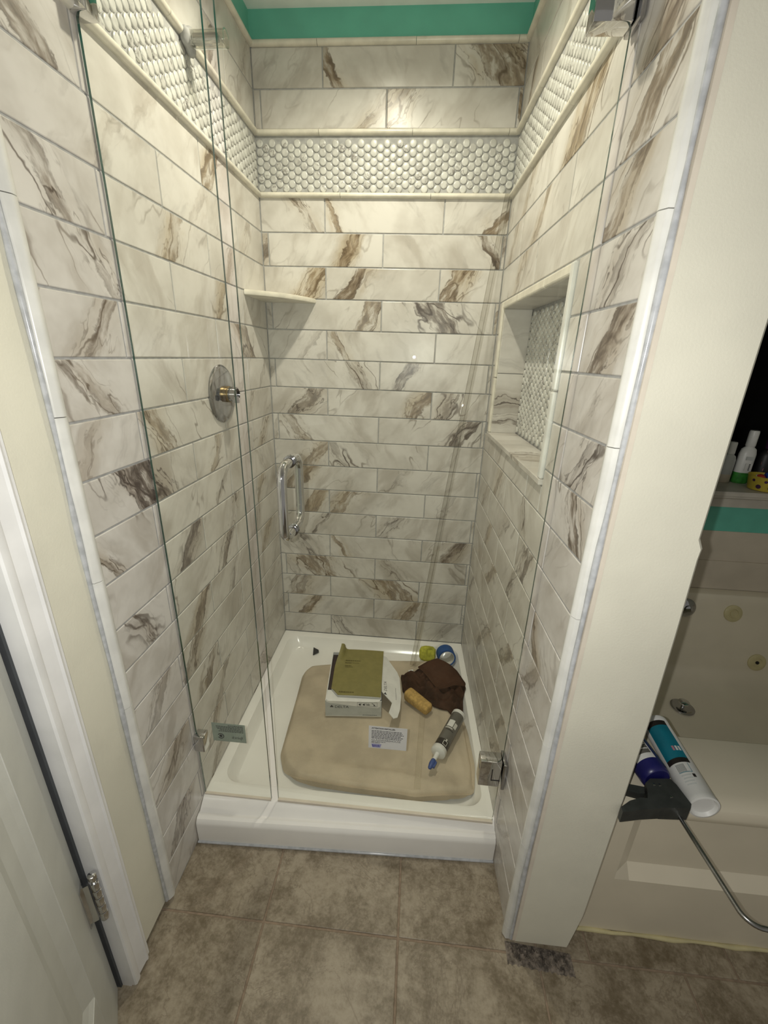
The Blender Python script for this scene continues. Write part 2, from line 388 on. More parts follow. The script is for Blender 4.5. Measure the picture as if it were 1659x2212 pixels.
# painted end of the partition, slightly ragged towards the tub
ends = []
zz = [0.030, 0.10, 0.16, 0.30, 0.55, 0.76, 0.95, 1.10, 1.118, 1.135, 1.30, 1.60, 1.9, 2.4]
xx = [1.036, 1.044, 1.050, 1.052, 1.055, 1.056, 1.053, 1.049, 1.050, 1.042, 1.041, 1.040, 1.040, 1.040]
for z, x1 in zip(zz, xx):
    q = 0.006
    ends.append([Vector((0.985, -1.022, z)), Vector((0.985, -0.02, z)), Vector((x1, -0.02, z)), Vector((x1, -1.05 + q, z)), Vector((x1 - q, -1.05, z)), Vector((0.8985 + q, -1.05, z)), Vector((0.8985, -1.05 + q, z)), Vector((0.8985, -1.02, z))])
g.loft(ends, True, True, True, 2)
wall_right = g.obj('wall_right', [M['grout'], M['green'], M['paint']], smooth=0)
struct(wall_right, 'right shower wall with a niche, ending in a painted cream pillar face', 'wall')
g = G(); g.box(-0.5, 2.7, -3.0, 0.3, ZC, ZC + 0.05)
struct(g.obj('ceiling', M['ceil'], smooth=0), 'flat white ceiling above the shower', 'ceiling')

# ---- tiles
_tiles = {}
def tile_mesh(w, h):
    k = (round(w, 4), round(h, 4))
    if k not in _tiles: _tiles[k] = bev(w, h, 0.008, min(0.0016, w * 0.2), 2, M['marble'], 'tile', 0)
    return _tiles[k]
GAP = 0.0040
def put_tile(parent, F, u0, u1, v0, v1, spec=None):
    """spec = (fraction along the tile, lean +1 '/' or -1 '\\', half width, strength, brownness, cracks)"""
    u0 += GAP / 2; u1 -= GAP / 2; v0 += GAP / 2; v1 -= GAP / 2
    w, h = u1 - u0, v1 - v0
    if w < 0.004 or h < 0.004: return
    o = link('tile', tile_mesh(w, h), parent, F @ TR((u0 + u1) / 2, (v0 + v1) / 2, -0.004))
    if spec is None:
        q = R.random()
        if q < 0.30: spec = (R.uniform(0.1, 0.9), R.choice((1, 1, -1)), R.uniform(0.008, 0.02), R.uniform(0.45, 0.85), R.uniform(0.2, 0.9), R.uniform(0.2, 0.6))
        else: spec = (R.uniform(0.1, 0.9), R.choice((1, 1, -1)), R.uniform(0.006, 0.014), R.uniform(0.05, 0.3), R.uniform(0.2, 0.8), R.uniform(0.0, 0.35))
    fr, lean, hw, st, br, ck = spec
    th = -lean * R.uniform(0.50, 0.75)
    o['vein'] = [(fr - 0.5) * w * math.cos(th), th, hw]
    o['tone'] = [st, br, ck]
    return o
SB = 0.0231
# heavy veins of the back wall, course by course (0 = just under the penny band)
SPEC = {
 (-2, 0): (0.6, 1, .010, .08, .3, .05), (-2, 1): (0.04, -1, .016, .95, .8, .1), (-2, 2): (0.75, -1, .060, .80, .75, .9),
 (-1, 1): (0.95, 1, .012, .45, .8, .3), (-1, 2): (0.06, 1, .022, .60, .9, .9), (-1, 3): (0.5, -1, .020, .95, .8, .5), (-1, 0): (0.5, 1, .004, .05, .3, 0),
 (0, 0): (0.70, -1, .012, .55, .6, 1.), (0, 1): (0.06, -1, .008, .75, 1., .4), (0, 2): (0.95, 1, .018, .90, .8, .4),
 (1, 1): (0.70, 1, .019, 1., .75, .3), (1, 2): (0.93, -1, .014, 1., .35, .2),
 (2, 0): (0.82, 1, .022, .75, 1., .7), (2, 1): (0.25, 1, .020, 1., .55, .4), (2, 2): (0.25, 1, .032, .85, .8, .8),
 (3, 1): (0.88, 1, .026, .75, .75, .8), (3, 2): (0.50, -1, .050, .85, .15, 1.),
 (4, 0): (0.7, 1, .012, .35, .3, .3), (4, 1): (0.12, -1, .012, .60, 1., .6), (4, 2): (0.3, 1, .006, .08, .4, .1),
 (5, 1): (0.80, -1, .030, .42, .5, 1.), (5, 2): (0.22, 1, .022, .95, .05, .4),
 (6, 0): (0.62, 1, .022, .70, .3, 1.), (6, 1): (0.90, 1, .022, .85, .8, .5), (6, 2): (0.30, 1, .018, .55, .3, .9),
 (7, 1): (0.18, -1, .018, .50, .7, .6), (7, 2): (0.84, 1, .022, .85, .2, .8),
 (8, 0): (0.80, 1, .026, .65, .8, .5), (8, 1): (0.10, -1, .016, .45, .15, 1.), (8, 2): (0.4, 1, .006, .08, .2, .1),
 (9, 1): (0.20, 1, .026, .65, .9, .3), (9, 2): (0.2, 1, .008, .20, .2, .3),
 (10, 0): (0.75, 1, .030, .65, .9, .2), (10, 1): (0.15, 1, .022, .65, .9, .4), (10, 2): (0.4, 1, .012, .25, .1, .3),
 (11, 1): (0.35, 1, .008, .15, .3, .9), (11, 2): (0.15, 1, .012, .35, .1, .6),
 (12, 0): (0.55, -1, .012, .30, .1, .6), (12, 1): (0.10, -1, .008, .70, 1., .4), (12, 2): (0.60, 1, .024, .95, .3, .4),
 (13, 1): (0.38, -1, .048, .75, .85, 1.), (13, 2): (0.2, -1, .012, .25, .3, .5),
 (14, 0): (0.35, 1, .034, .60, .6, .4), (14, 1): (0.72, -1, .046, .75, .85, 1.), (14, 2): (0.5, 1, .006, .1, .3, .1),
 (15, 1): (0.27, 1, .018, .85, .8, .3), (15, 2): (0.42, 1, .018, .70, .9, .3),
 (16, 0): (0.5, 1, .006, .12, .4, .2), (16, 1): (0.12, -1, .016, .35, .1, .7), (16, 2): (0.6, 1, .010, .2, .1, .4),
}
rows = {r: (ZL - (r + 1) * P, ZL - r * P) for r in range(18)}
rows[-1] = (2.0775, 2.181); rows[-2] = (2.181, 2.2835)
for r, (z0, z1) in rows.items():
    if r > 16: continue
    cuts = [0, SB + L / 2, SB + 1.5 * L, W] if r % 2 == 0 else [0, SB, SB + L, SB + 2 * L, W]
    for i in range(len(cuts) - 1): put_tile(wall_back, FB, cuts[i], cuts[i + 1], z0, z1, SPEC.get((r, i)))
SPECL = {
 (0, 0): (0.3, -1, .026, .80, .35, .6), (0, 1): (0.42, 1, .008, .12, .5, .1), (0, 2): (0.12, 1, .026, .85, .9, .6), (1, 0): (0.6, 1, .010, .25, .5, .2), (1, 1): (0.4, 1, .012, .22, .7, .2), (1, 2): (0.3, 1, .010, .3, .8, .3),
 (2, 0): (0.35, -1, .016, .60, .25, 1.), (2, 1): (0.58, 1, .016, .75, .9, .5), (2, 2): (0.30, 1, .008, .25, .8, .3), (3, 0): (0.40, -1, .012, .45, .35, .9), (3, 1): (0.62, 1, .012, .60, .9, .5), (3, 2): (0.3, 1, .006, .1, .5, .2),
 (4, 0): (0.70, 1, .014, .55, .5, .8), (4, 1): (0.3, 1, .006, .10, .5, .1), (4, 2): (0.49, -1, .036, .75, .6, 1.), (5, 0): (0.20, -1, .012, .40, .5, .8), (5, 1): (0.5, 1, .006, .10, .4, .1), (5, 2): (0.6, 1, .006, .2, .6, .5),
 (6, 0): (0.24, 1, .008, .30, .5, .4), (6, 1): (0.19, -1, .020, .70, .7, 1.), (6, 2): (0.5, 1, .008, .25, .8, .5), (7, 0): (0.45, -1, .052, 1., .08, 1.), (7, 1): (0.30, 1, .014, .45, .8, .6), (7, 2): (0.5, 1, .012, .4, .8, .7),
 (8, 0): (0.05, -1, .006, .55, .5, 1.), (8, 1): (0.85, 1, .010, .40, .3, .8), (9, 0): (0.80, 1, .022, .95, .1, .5), (9, 1): (0.5, 1, .008, .3, .3, .9), (9, 2): (0.1, 1, .012, .5, .9, .4), (10, 0): (0.49, -1, .014, .40, .2, .7), (10, 1): (0.80, 1, .014, .70, .2, 1.),
 (11, 0): (0.82, 1, .020, .90, .45, .5), (11, 1): (0.4, 1, .010, .3, .4, .5), (11, 2): (0.27, 1, .016, .55, .9, .4), (12, 0): (0.5, 1, .014, .4, .2, .6), (12, 1): (0.15, 1, .022, .70, .4, .7), (13, 0): (0.85, 1, .018, .75, .5, .6), (14, 0): (0.57, 1, .024, .65, .4, .7),
 (14, 1): (0.5, 1, .018, .6, .5, .6), (15, 0): (0.77, 1, .018, .75, .5, .6), (16, 0): (0.40, 1, .026, .65, .3, .8), (16, 1): (0.3, 1, .016, .5, .5, .5), (17, 0): (0.55, 1, .010, .95, .8, .3)}
for r, (z0, z1) in rows.items():
    if r == 17: z0 = 0.003
    js = [-0.428, -0.838] if r % 2 == 0 else [-0.22, -0.632]
    cuts = [S_END_L] + sorted(js) + [0]
    for i in range(len(cuts) - 1): put_tile(wall_left, FL, cuts[i], cuts[i + 1], z0, z1, SPECL.get((r, i)))
SPECR = {
 (-2, 1): (0.4, 1, .014, .45, .8, .4), (0, 0): (0.6, 1, .014, .40, .9, .4), (0, 1): (0.52, 1, .038, .80, .95, .9), (0, 2): (0.60, 1, .026, .85, .5, .5), (1, 0): (0.5, 1, .016, .5, .9, .5), (1, 1): (0.50, 1, .016, .55, .95, .5), (1, 2): (0.78, 1, .030, .90, .6, .6),
 (2, 0): (0.60, 1, .014, .55, .9, .7), (2, 1): (0.5, 1, .006, .12, .6, .1), (2, 2): (0.30, 1, .022, .90, .5, .5), (3, 2): (0.70, 1, .020, .50, .15, 1.), (4, 2): (0.60, 1, .024, .95, .3, .5), (5, 2): (0.7, 1, .006, .15, .2, .3), (6, 2): (0.52, 1, .018, .45, .05, 1.),
 (7, 0): (0.5, 1, .006, .1, .4, .2), (7, 1): (0.2, 1, .010, .35, .7, .3), (7, 2): (0.70, -1, .022, .95, .3, 1.), (8, 0): (0.75, 1, .018, .75, .7, .6), (8, 1): (0.55, -1, .008, .40, .4, 1.), (8, 2): (0.13, 1, .006, .12, .2, .2), (9, 0): (0.6, 1, .014, .5, .8, .5), (9, 1): (0.6, 1, .010, .3, .4, .6), (9, 2): (0.21, 1, .024, .90, .2, .6),
 (10, 0): (0.6, 1, .016, .6, .8, .5), (10, 1): (0.5, 1, .012, .35, .3, .6), (11, 1): (0.40, 1, .016, .65, .7, .5), (11, 2): (0.63, 1, .016, .5, .4, .5), (12, 1): (0.61, 1, .022, .85, .4, .6), (13, 1): (0.5, 1, .018, .6, .5, .5), (14, 0): (0.8, 1, .014, .6, .5, .4), (15, 2): (0.2, 1, .014, .5, .4, .5)}
for r, (z0, z1) in rows.items():
    if r == 17: z0 = 0.003
    js = [0.418, 0.828] if r % 2 == 0 else [0.212, 0.622]
    cuts = [0] + js + [S_END_R]
    if 3 <= r <= 6:
        cuts = sorted([c for c in cuts if c <= 0.05 or c > 0.76] + [0.069, 0.737])
    for i in range(len(cuts) - 1):
        a, b_ = cuts[i], cuts[i + 1]
        if 3 <= r <= 6:
            if abs(a - 0.069) < 1e-6: continue
            put_tile(wall_right, FR, a, b_, z0, z1, SPECR.get((r, 2)) if i == len(cuts) - 2 else (0.5, 1, .006, .12, .4, .3))
        elif r == 7:
            if b_ <= 0.737: put_tile(wall_right, FR, a, b_, z0, 1.121, SPECR.get((r, i)))
            elif a < 0.737: put_tile(wall_right, FR, a, 0.737, z0, 1.121, (0.5, 1, .006, .1, .3, .3)); put_tile(wall_right, FR, 0.737, b_, z0, z1, SPECR.get((r, 2)))
            else: put_tile(wall_right, FR, a, b_, z0, z1, SPECR.get((r, i)))
        else: put_tile(wall_right, FR, a, b_, z0, z1, SPECR.get((r, i)))

# ---- pencil trims (half round, proud of the tile)
def pencil_mesh(length, h=0.0155, d=0.013, mat='pencil'):
    k = ('pen', round(length, 4), h, d, mat)
    if k not in _tiles:
        g = G(); n = 8; lp = []
        for x in (0.0006, length - 0.0006):
            lp.append([Vector((x, h / 2 * math.sin(-math.pi / 2 + math.pi * i / n), d * 0.35 + d * 0.65 * math.cos(-math.pi / 2 + math.pi * i / n))) for i in range(n + 1)] + [Vector((x, h / 2, -0.004)), Vector((x, -h / 2, -0.004))])
        g.loft(lp, True, True); _tiles[k] = g.mesh('pencil_trim', M[mat], 50)
    return _tiles[k]
def pencils(parent, F, u0, u1, z, step=0.305, first=None, mat='pencil'):
    a = u0; nxt = u0 + (first or step)
    while a < u1 - 1e-4:
        b_ = min(nxt, u1)
        link('pencil_trim', pencil_mesh(b_ - a, mat=mat), parent, F @ TR(a, z, 0)); a = b_; nxt = a + step
for z in (1.8975, 2.0690, 2.2905):
    pencils(wall_back, FB, 0.004, W - 0.004, z, first=0.21 if z > 2 else 0.28)
    pencils(wall_left, FL, S_END_L, -0.0, z, first=0.2)
    pencils(wall_right, FR, 0.0, S_END_R, z, first=0.25)

# ---- penny mosaic: domed discs in close packed columns
def penny_disc(r=0.0113, n=14):
    g = G(); g.lathe([(r, -0.004), (r, 0.0004), (r * 0.93, 0.0013), (r * 0.6, 0.0019)], None, n, 0, False, True)
    return g
PENNY = penny_disc().mesh('penny_tile', M['penny'], 50)
PV, PU = 0.0246, 0.0246 * 0.866
def penny_band(parent, F, u0, u1, v0, v1, order, limit=300):
    cs = []; c = 0; u = u0 + 0.0118
    while u < u1 - 0.008:
        v = v0 + (0.0122 if c % 2 == 0 else 0.0122 + PV / 2)
        while v < v1 - 0.008:
            cs.append((u, v)); v += PV
        u += PU; c += 1
    cs.sort(key=order)
    for u, v in cs[:limit]:
        link('penny_tile', PENNY, parent, F @ TR(u, v, 0.0) @ RZ(R.uniform(0, 6.28)))
    if cs[limit:]:
        g = G(); d = penny_disc(n=10)
        for u, v in cs[limit:]:
            T = F @ TR(u, v, 0); g.add([T @ Vector(q) for q in d.v], d.f)
        stuff(g.obj('penny_tiles', M['penny'], parent, 50, False))
penny_band(wall_back, FB, 0.0, W, 1.9055, 2.0610, lambda q: q[0])
penny_band(wall_left, FL, S_END_L, 0.0, 1.9055, 2.0610, lambda q: -q[0])
penny_band(wall_right, FR, 0.0, S_END_R, 1.9055, 2.0610, lambda q: q[0])
FN = FR @ TR(0, 0, -ND)
penny_band(wall_right, FN, NS0, NS1, NZ0 + 0.004, NZ1, lambda q: q[0], 0)

# ---- niche lining and frame
def slab(name, u0, u1, v0, v1, n0, n1, mat, spec=None, r=0.0015):
    me = bev(u1 - u0, v1 - v0, n1 - n0, r, 2, M[mat], name, 0)
    o = link(name, me, wall_right, FR @ TR((u0 + u1) / 2, (v0 + v1) / 2, (n0 + n1) / 2))
    o['vein'] = list(spec[0]) if spec else [0.0, 0.6, 0.008]; o['tone'] = list(spec[1]) if spec else [0.1, 0.4, 0.3]
    return o
slab('niche_sill', NS0 - 0.024, NS1 + 0.020, NZ0 - 0.014, NZ0, -ND - 0.002, 0.009, 'marble', ((0.05, 1.2, 0.01), (0.45, 0.7, 0.6)))
slab('niche_head', NS0 - 0.002, NS1 + 0.002, NZ1, NZ1 + 0.012, -ND - 0.002, -0.001, 'marble')
slab('niche_side', NS0 - 0.012, NS0, NZ0, 1.345, -ND - 0.002, -0.001, 'marble', ((0.0, 0.8, 0.02), (0.4, 0.1, 0.9)))
slab('niche_side', NS0 - 0.012, NS0, 1.347, NZ1, -ND - 0.002, -0.001, 'marble', ((0.02, 0.8, 0.006), (0.1, 0.1, 0.2)))
slab('niche_side', NS1, NS1 + 0.012, NZ0, 1.345, -ND - 0.002, -0.001, 'marble')
slab('niche_side', NS1, NS1 + 0.012, 1.347, NZ1, -ND - 0.002, -0.001, 'marble')
for a, b_ in ((NZ0, 1.33), (1.3315, NZ1 + 0.022)):
    slab('niche_edge_trim', NS0 - 0.025, NS0, a, b_, -0.003, 0.0075, 'pencil', None, 0.004)
    slab('niche_edge_trim', NS1, NS1 + 0.020, a, b_, -0.003, 0.0085, 'bull', None, 0.004)
for a, b_ in ((NS0 + 0.0005, 0.30), (0.3015, 0.545), (0.5465, NS1 - 0.0005)):
    slab('niche_edge_trim', a, b_, NZ1, NZ1 + 0.022, -0.003, 0.0075, 'pencil', None, 0.004)

# ---- bullnose edge pieces and caulk where the tile meets the paint
def bull(parent, F, u0, u1, zs, name='bullnose_trim'):
    w = abs(u1 - u0); n = 7
    for a, b_ in zip(zs[:-1], zs[1:]):
        g = G(); lp = []
        for z in (a + 0.0007, b_ - 0.0007):
            pts = []
            for i in range(n + 1):
                t = i / n
                pts.append(Vector((u0 + (u1 - u0) * t, z, 0.0015 + 0.0085 * math.sin(math.pi * min(1, 0.18 + t * 0.62)) * (1 - 0.55 * max(0, t - 0.55) / 0.45))))
            pts += [Vector((u1, z, -0.012)), Vector((u0, z, -0.012))]
            lp.append([F @ q for q in pts])
        g.loft(lp, True, True); g.obj(name, M['bull'], parent, 60)
bull(wall_left, FL, S_END_L + 0.001, -1.048, [0.018, 0.06, 0.365, 0.67, 0.975, 1.28, 1.585, 1.89, 2.195, 2.30])
bull(wall_right, FR, S_END_R - 0.001, 1.036, [0.005, 0.05, 0.355, 0.66, 0.965, 1.27, 1.575, 1.88, 2.185, 2.30])
def bead(name, parent, x, y, z0, z1, r, mat, amp=0.001, n=40, r2=0.35):
    pts = []; rr = []; ph = R.uniform(0, 6)
    for i in range(n + 1):
        z = z0 + (z1 - z0) * i / n
        pts.append((x + amp * math.sin(9 * z + ph), y + amp * math.sin(13 * z + 2 * ph), z)); rr.append(r * (1 + r2 * math.sin(23 * z + ph) * math.sin(7 * z)))
    g = G(); g.tube(pts, rr, 8); return g.obj(name, M[mat], parent, 60)
bead('caulk_bead', wall_left, -0.0015, -1.0505, 0.024, 2.3, 0.0042, 'caulk')
bead('caulk_bead', wall_right, 0.8935, -1.0445, 0.032, 2.3, 0.0048, 'caulk')
g = G(); g.box(0.8968, 0.9045, -1.0512, -1.040, 0.034, 2.37); g.obj('corner_bead', M['peach'], wall_right, 0)

# ---- floor
g = G(); g.box(-0.45, 2.7, -3.0, 0.1, -0.06, -0.0022)
floor = g.obj('floor', M['floor_grout'], smooth=0)
struct(floor, 'mottled beige stone look tile floor in front of the shower curb', 'floor')
XL = [-0.437, -0.088, 0.2625, 0.6125, 0.9615, 1.3115, 1.6615, 2.0115, 2.36]
YL = [-2.81, -2.46, -2.11, -1.76, -1.41, -1.0595, -0.71]
_ft = {}
def floor_tile(x0, x1, y0, y1):
    k = (round(x1 - x0, 4), round(y1 - y0, 4))
    if k not in _ft: _ft[k] = bev(x1 - x0 - 0.005, y1 - y0 - 0.005, 0.008, 0.0016, 2, M['floor'], 'floor_tile', 0)
    link('floor_tile', _ft[k], floor, TR((x0 + x1) / 2, (y0 + y1) / 2, -0.004))
for j in range(len(YL) - 1):
    xs = XL if j < len(YL) - 2 else [-0.088, 0.2625, 0.6125, 0.9615, 1.092, 1.4415, 1.7915, 2.1415]
    for i in range(len(xs) - 1): floor_tile(xs[i], xs[i + 1], YL[j], YL[j + 1])
# chipped out strip of mortar under the pillar face
g = G(); nx, ny = 46, 12; vs = []
for j in range(ny + 1):
    for i in range(nx + 1):
        u, v = i / nx, j / ny
        e = min(1, 7 * min(u, 1 - u, v * 0.6, (1 - v) * 0.6)) if 0 < u < 1 and 0 < v < 1 else 0
        y = -1.082 + 0.044 * v + (R.uniform(-0.003, 0.003) if v == 0 else 0) - 0.010 * u
        vs.append((0.884 + 0.160 * u, y, 0.0002 + e * R.choice((0.0015, 0.003, 0.006, 0.010)) * R.uniform(0.4, 1.1)))
g.add(vs, [(j * (nx + 1) + i, j * (nx + 1) + i + 1, (j + 1) * (nx + 1) + i + 1, (j + 1) * (nx + 1) + i) for j in range(ny) for i in range(nx)])
o = g.obj('exposed_mortar', M['mortar'], floor, 0); stuff(o)

# ---- door, jamb and casing on the left
D0 = Vector((-0.0230, -1.2155, 0)); dd = Vector((0.576, -0.817, 0)).normalized(); dn = Vector((0.817, 0.576, 0)).normalized()
FD = frame(D0, dd, (0, 0, 1), dn)
prof = [(-1.145, -0.004), (-1.145, 0.006), (-1.1485, 0.0095), (-1.154, 0.010), (-1.1565, 0.0135), (-1.161, 0.0155), (-1.165, 0.013), (-1.187, 0.011), (-1.190, 0.0145), (-1.1945, 0.0165), (-1.204, 0.0165), (-1.2065, 0.013), (-1.2065, 0.0008)]
g = G(); g.loft([[Vector((x, y, z)) for y, x in prof] for z in (0.012, 0.06, 2.08)], True, True)
casing = g.obj('trim_1', M['white_paint'], smooth=25); struct(casing, 'white moulded door casing beside the cream wall strip', 'door casing')
g = G(); g.box(-0.12, 0.0005, -1.2045, -1.1505, 0.0, 2.08); g.box(-0.12, -0.068, -1.216, -1.2045, 0.0, 2.08)
jamb = g.obj('trim_2', M['white_paint'], smooth=0)
g = G(); g.box(-0.036, -0.0205, -1.2095, -1.2046, 0.002, 2.07); g.obj('gap_shade_strip', M['strip'], jamb, 0); struct(jamb, 'white door jamb with stop behind the casing', 'door jamb')  # added dark strip, paints the shade in the gap between jamb and door
door = empty('door_1', (D0.x, D0.y, 0), None, None)
struct(door, 'grey white panelled door standing open at the left', 'door')
DW = 0.61
def dpart(name, me, T): 
    o = link(name, me); o.parent = door; o.matrix_local = Matrix.Translation(-Vector(door.location)) @ FD @ T; return o
def dbox(name, s0, s1, z0, z1, t0=-0.035, t1=0.0):
    return dpart(name, bev(s1 - s0, z1 - z0, t1 - t0, 0.0012, 1, M['door_paint'], name, 0), TR((s0 + s1) / 2, (z0 + z1) / 2, (t0 + t1) / 2))
dbox('stile', 0.0, 0.113, 0.012, 2.03); dbox('stile', DW - 0.113, DW, 0.012, 2.03)
dbox('rail', 0.113, DW - 0.113, 0.012, 0.240); dbox('rail', 0.113, DW - 0.113, 0.98, 1.14); dbox('rail', 0.113, DW - 0.113, 1.90, 2.03)
for z0, z1 in ((0.240, 0.98), (1.14, 1.90)):
    g = G(); s0, s1 = 0.113, DW - 0.113
    def rc(k, h): return [Vector((s0 + k, z0 + k, h)), Vector((s1 - k, z0 + k, h)), Vector((s1 - k, z1 - k, h)), Vector((s0 + k, z1 - k, h))]
    g.loft([rc(0, -0.033), rc(0, -0.001), rc(0.012, -0.006), rc(0.030, -0.0115), rc(0.068, -0.0115), rc(0.100, -0.003)], True, True)
    dpart('panel', g.mesh('panel', M['door_paint'], 0), TR(0, 0, 0))
for zh in (0.352, 1.30, 1.82):
    K = TR(0.0075, -1.2170, 0); g = G()
    for k in range(5): g.lathe([(0.0066, zh - 0.058 + k * 0.0232), (0.0076, zh - 0.0565 + k * 0.0232), (0.0076, zh - 0.0375 + k * 0.0232), (0.0066, zh - 0.036 + k * 0.0232)], K, 16)
    h = g.obj('hinge', M['chrome'], None, 40); h.parent = door; h.matrix_local = Matrix.Translation(-Vector(door.location))
    g = G(); g.box(0.0, 0.030, zh - 0.055, zh + 0.055, 0.0002, 0.0024, 0, FD); g.box(0.014, 0.020, zh - 0.055, zh + 0.055, 0.0024, 0.014, 0, FD); g.obj('hinge_leaf', M['chrome'], h, 0)
    g = G(); g.lathe([(0.0045, zh + 0.056), (0.0045, zh + 0.066), (0.0078, zh + 0.068), (0.0078, zh + 0.078), (0.004, zh + 0.081)], K, 14); g.obj('hinge_pin', M['chrome'], h, 40)

# ------------------------------------------------------------------ shower pan
def skew(q):
    x, y, z = q
    x2 = x * (1 + math.tan(ALPHA) * max(0, -y) / W)
    k = min(1, max(0, (-0.80 - y) / 0.06))
    return Vector((x2, y + 0.040 * x * k, z))
def PL(x0, x1, y0, y1, r, z): return [skew(q) for q in rrect(x0, x1, y0, y1, r, z, 8)]
g = G()
e = 0.0015
g.loft([PL(e, W - e, -0.893, -e, .003, 0.0), PL(e, W - e, -0.893, -e, .003, 0.072), PL(e, W - e, -0.891, -e, .003, 0.081), PL(e, W - e, -0.885, -e, .003, 0.0885),
        PL(e, W - e, -0.876, -e, .003, 0.0915), PL(e, W - e, -0.869, -e, .003, 0.0900), PL(e, W - e, -0.866, -e, .003, 0.0905), PL(e, W - e, -0.852, -e, .003, 0.1020),
        PL(e, W - e, -0.838, -e, .003, 0.1135), PL(e, W - e, -0.832, -e, .003, 0.1155), PL(0.030, W - 0.022, -0.787, -0.032, .050, 0.1165), PL(0.034, W - 0.026, -0.782, -0.036, .050, 0.1145),
        PL(0.050, W - 0.042, -0.764, -0.056, .050, 0.0760), PL(0.058, W - 0.050, -0.756, -0.066, .050, 0.0680), PL(0.085, W - 0.080, -0.73, -0.10, .050, 0.0640), PL(0.30, W - 0.30, -0.50, -0.32, .05, 0.058)], True, True)
pan_o = empty('shower_pan', (0.43, -0.45, 0), 'white acrylic shower pan with raised front curb', 'shower pan')
def under(root, o):
    o.parent = root; o.matrix_parent_inverse = Matrix.Identity(4); o.matrix_local = Matrix.Translation(-Vector(root.location)); return o
under(pan_o, g.obj('basin', M['pan'], None, 30))
g = G(); g.tube([skew((0.002 + (W - 0.004) * i / 20, -0.8945, 0.003)) for i in range(21)], 0.004, 8); under(pan_o, g.obj('caulk_bead', M['caulk'], None, 60))

# ------------------------------------------------------------------ glass: fixed panel and door
GY = -0.823; GT = 0.0032; ZT = 2.02
def pane(name, x0, x1, z0, z1, root):
    g = G(); b = 0.0008
    vs = [Vector((x, y, z)) for z in (z0, z1) for y in (GY - GT, GY + GT) for x in (x0, x1)]
    g.add(vs, [(0, 1, 5, 4), (3, 2, 6, 7)], 0); g.add(vs, [(4, 5, 7, 6), (0, 4, 6, 2), (1, 3, 7, 5)], 1); g.add(vs, [(0, 2, 3, 1)], 2)
    o = g.obj(name, [M['glass'], M['edge'], M['peach']], None, 0, False)
    bm = bmesh.new(); bm.from_mesh(o.data); bmesh.ops.remove_doubles(bm, verts=bm.verts, dist=1e-6); bmesh.ops.recalc_face_normals(bm, faces=bm.faces); bm.to_mesh(o.data); bm.free()
    return under(root, o)
fix = empty('fixed_glass_panel', (0.105, GY, 0.1165), 'narrow fixed clear glass panel clamped to the left shower wall', 'glass panel')
pane('pane', 0.0035, 0.2105, 0.1175, ZT, fix)
for zc in (0.330, 1.915):
    k = under(fix, link('clamp', bev(0.030, 0.030, 0.056, 0.0025, 2, M['chrome'], 'clamp')))
    k.matrix_local = Matrix.Translation(-Vector(fix.location)) @ TR(0.0165, GY, zc)
g = G(); g.box(0.004, 0.2105, GY - 0.0065, GY - GT - 0.0003, 0.1162, 0.1205); under(fix, g.obj('bottom_seal', M['peach'], None, 0))
sd = empty('shower_door', (0.55, GY, 0.1165), 'hinged clear glass shower door with back to back chrome pull', 'shower door')
pane('pane', 0.2320, 0.8720, 0.1230, ZT, sd)
g = G(); g.box(0.2320, 0.8725, GY - 0.0062, GY - GT - 0.0002, 0.1160, 0.1235); under(sd, g.obj('bottom_seal', M['peach'], None, 0))
for zc in (0.328, 1.905):
    hp = under(sd, link('hinge', bev(0.058, 0.034, 0.090, 0.0022, 2, M['chrome'], 'hinge')))
    hp.matrix_local = Matrix.Translation(-Vector(sd.location)) @ TR(0.840, GY, zc)
    g = G(); g.box(0.0035, 0.0060, -0.0176, -0.0168, -0.020, 0.020); g.box(0.0035, 0.0285, -0.0176, -0.0168, -0.0222, -0.0196)
    lnk = g.obj('groove', M['black'], hp, 0)
    b2 = under(sd, link('hinge_wall_plate', bev(0.010, 0.050, 0.090, 0.002, 2, M['chrome_dk'], 'hinge_wall_plate')))
    b2.matrix_local = Matrix.Translation(-Vector(sd.location)) @ TR(0.8762, GY, zc)
HX, HZ, HH = 0.3185, 1.0915, 0.0800
hd = empty('h', (0, 0, 0)); bpy.data.objects.remove(hd, do_unlink=True)
def dee(sgn):
    pts = []; R0 = 0.030; out = 0.064
    pts.append((HX, GY + sgn * 0.006, HZ - HH))
    for i in range(9):
        a = math.pi / 2 * i / 8; pts.append((HX, GY + sgn * (out - R0 + R0 * math.sin(a)), HZ - HH + R0 * (1 - math.cos(a))))
    for i in range(9):
        a = math.pi / 2 * (1 - i / 8); pts.append((HX, GY + sgn * (out - R0 + R0 * math.sin(a)), HZ + HH - R0 * (1 - math.cos(a))))
    pts.append((HX, GY + sgn * 0.006, HZ + HH))
    g = G(); g.tube(pts, 0.0103, 16); return g
for sgn in (-1, 1):
    hb = under(sd, dee(sgn).obj('pull_handle', M['chrome'], None, 60))
    for z in (HZ - HH, HZ + HH):
        g = G(); g.lathe([(0.0125, 0.0), (0.0135, 0.001), (0.0135, 0.0035), (0.0115, 0.0048)], TR(HX, GY + sgn * (GT + 0.0003), z) @ Matrix.Rotation(-sgn * math.pi / 2, 4, 'X'), 20)
        g.obj('washer', M['chrome_dk'], hb, 50)

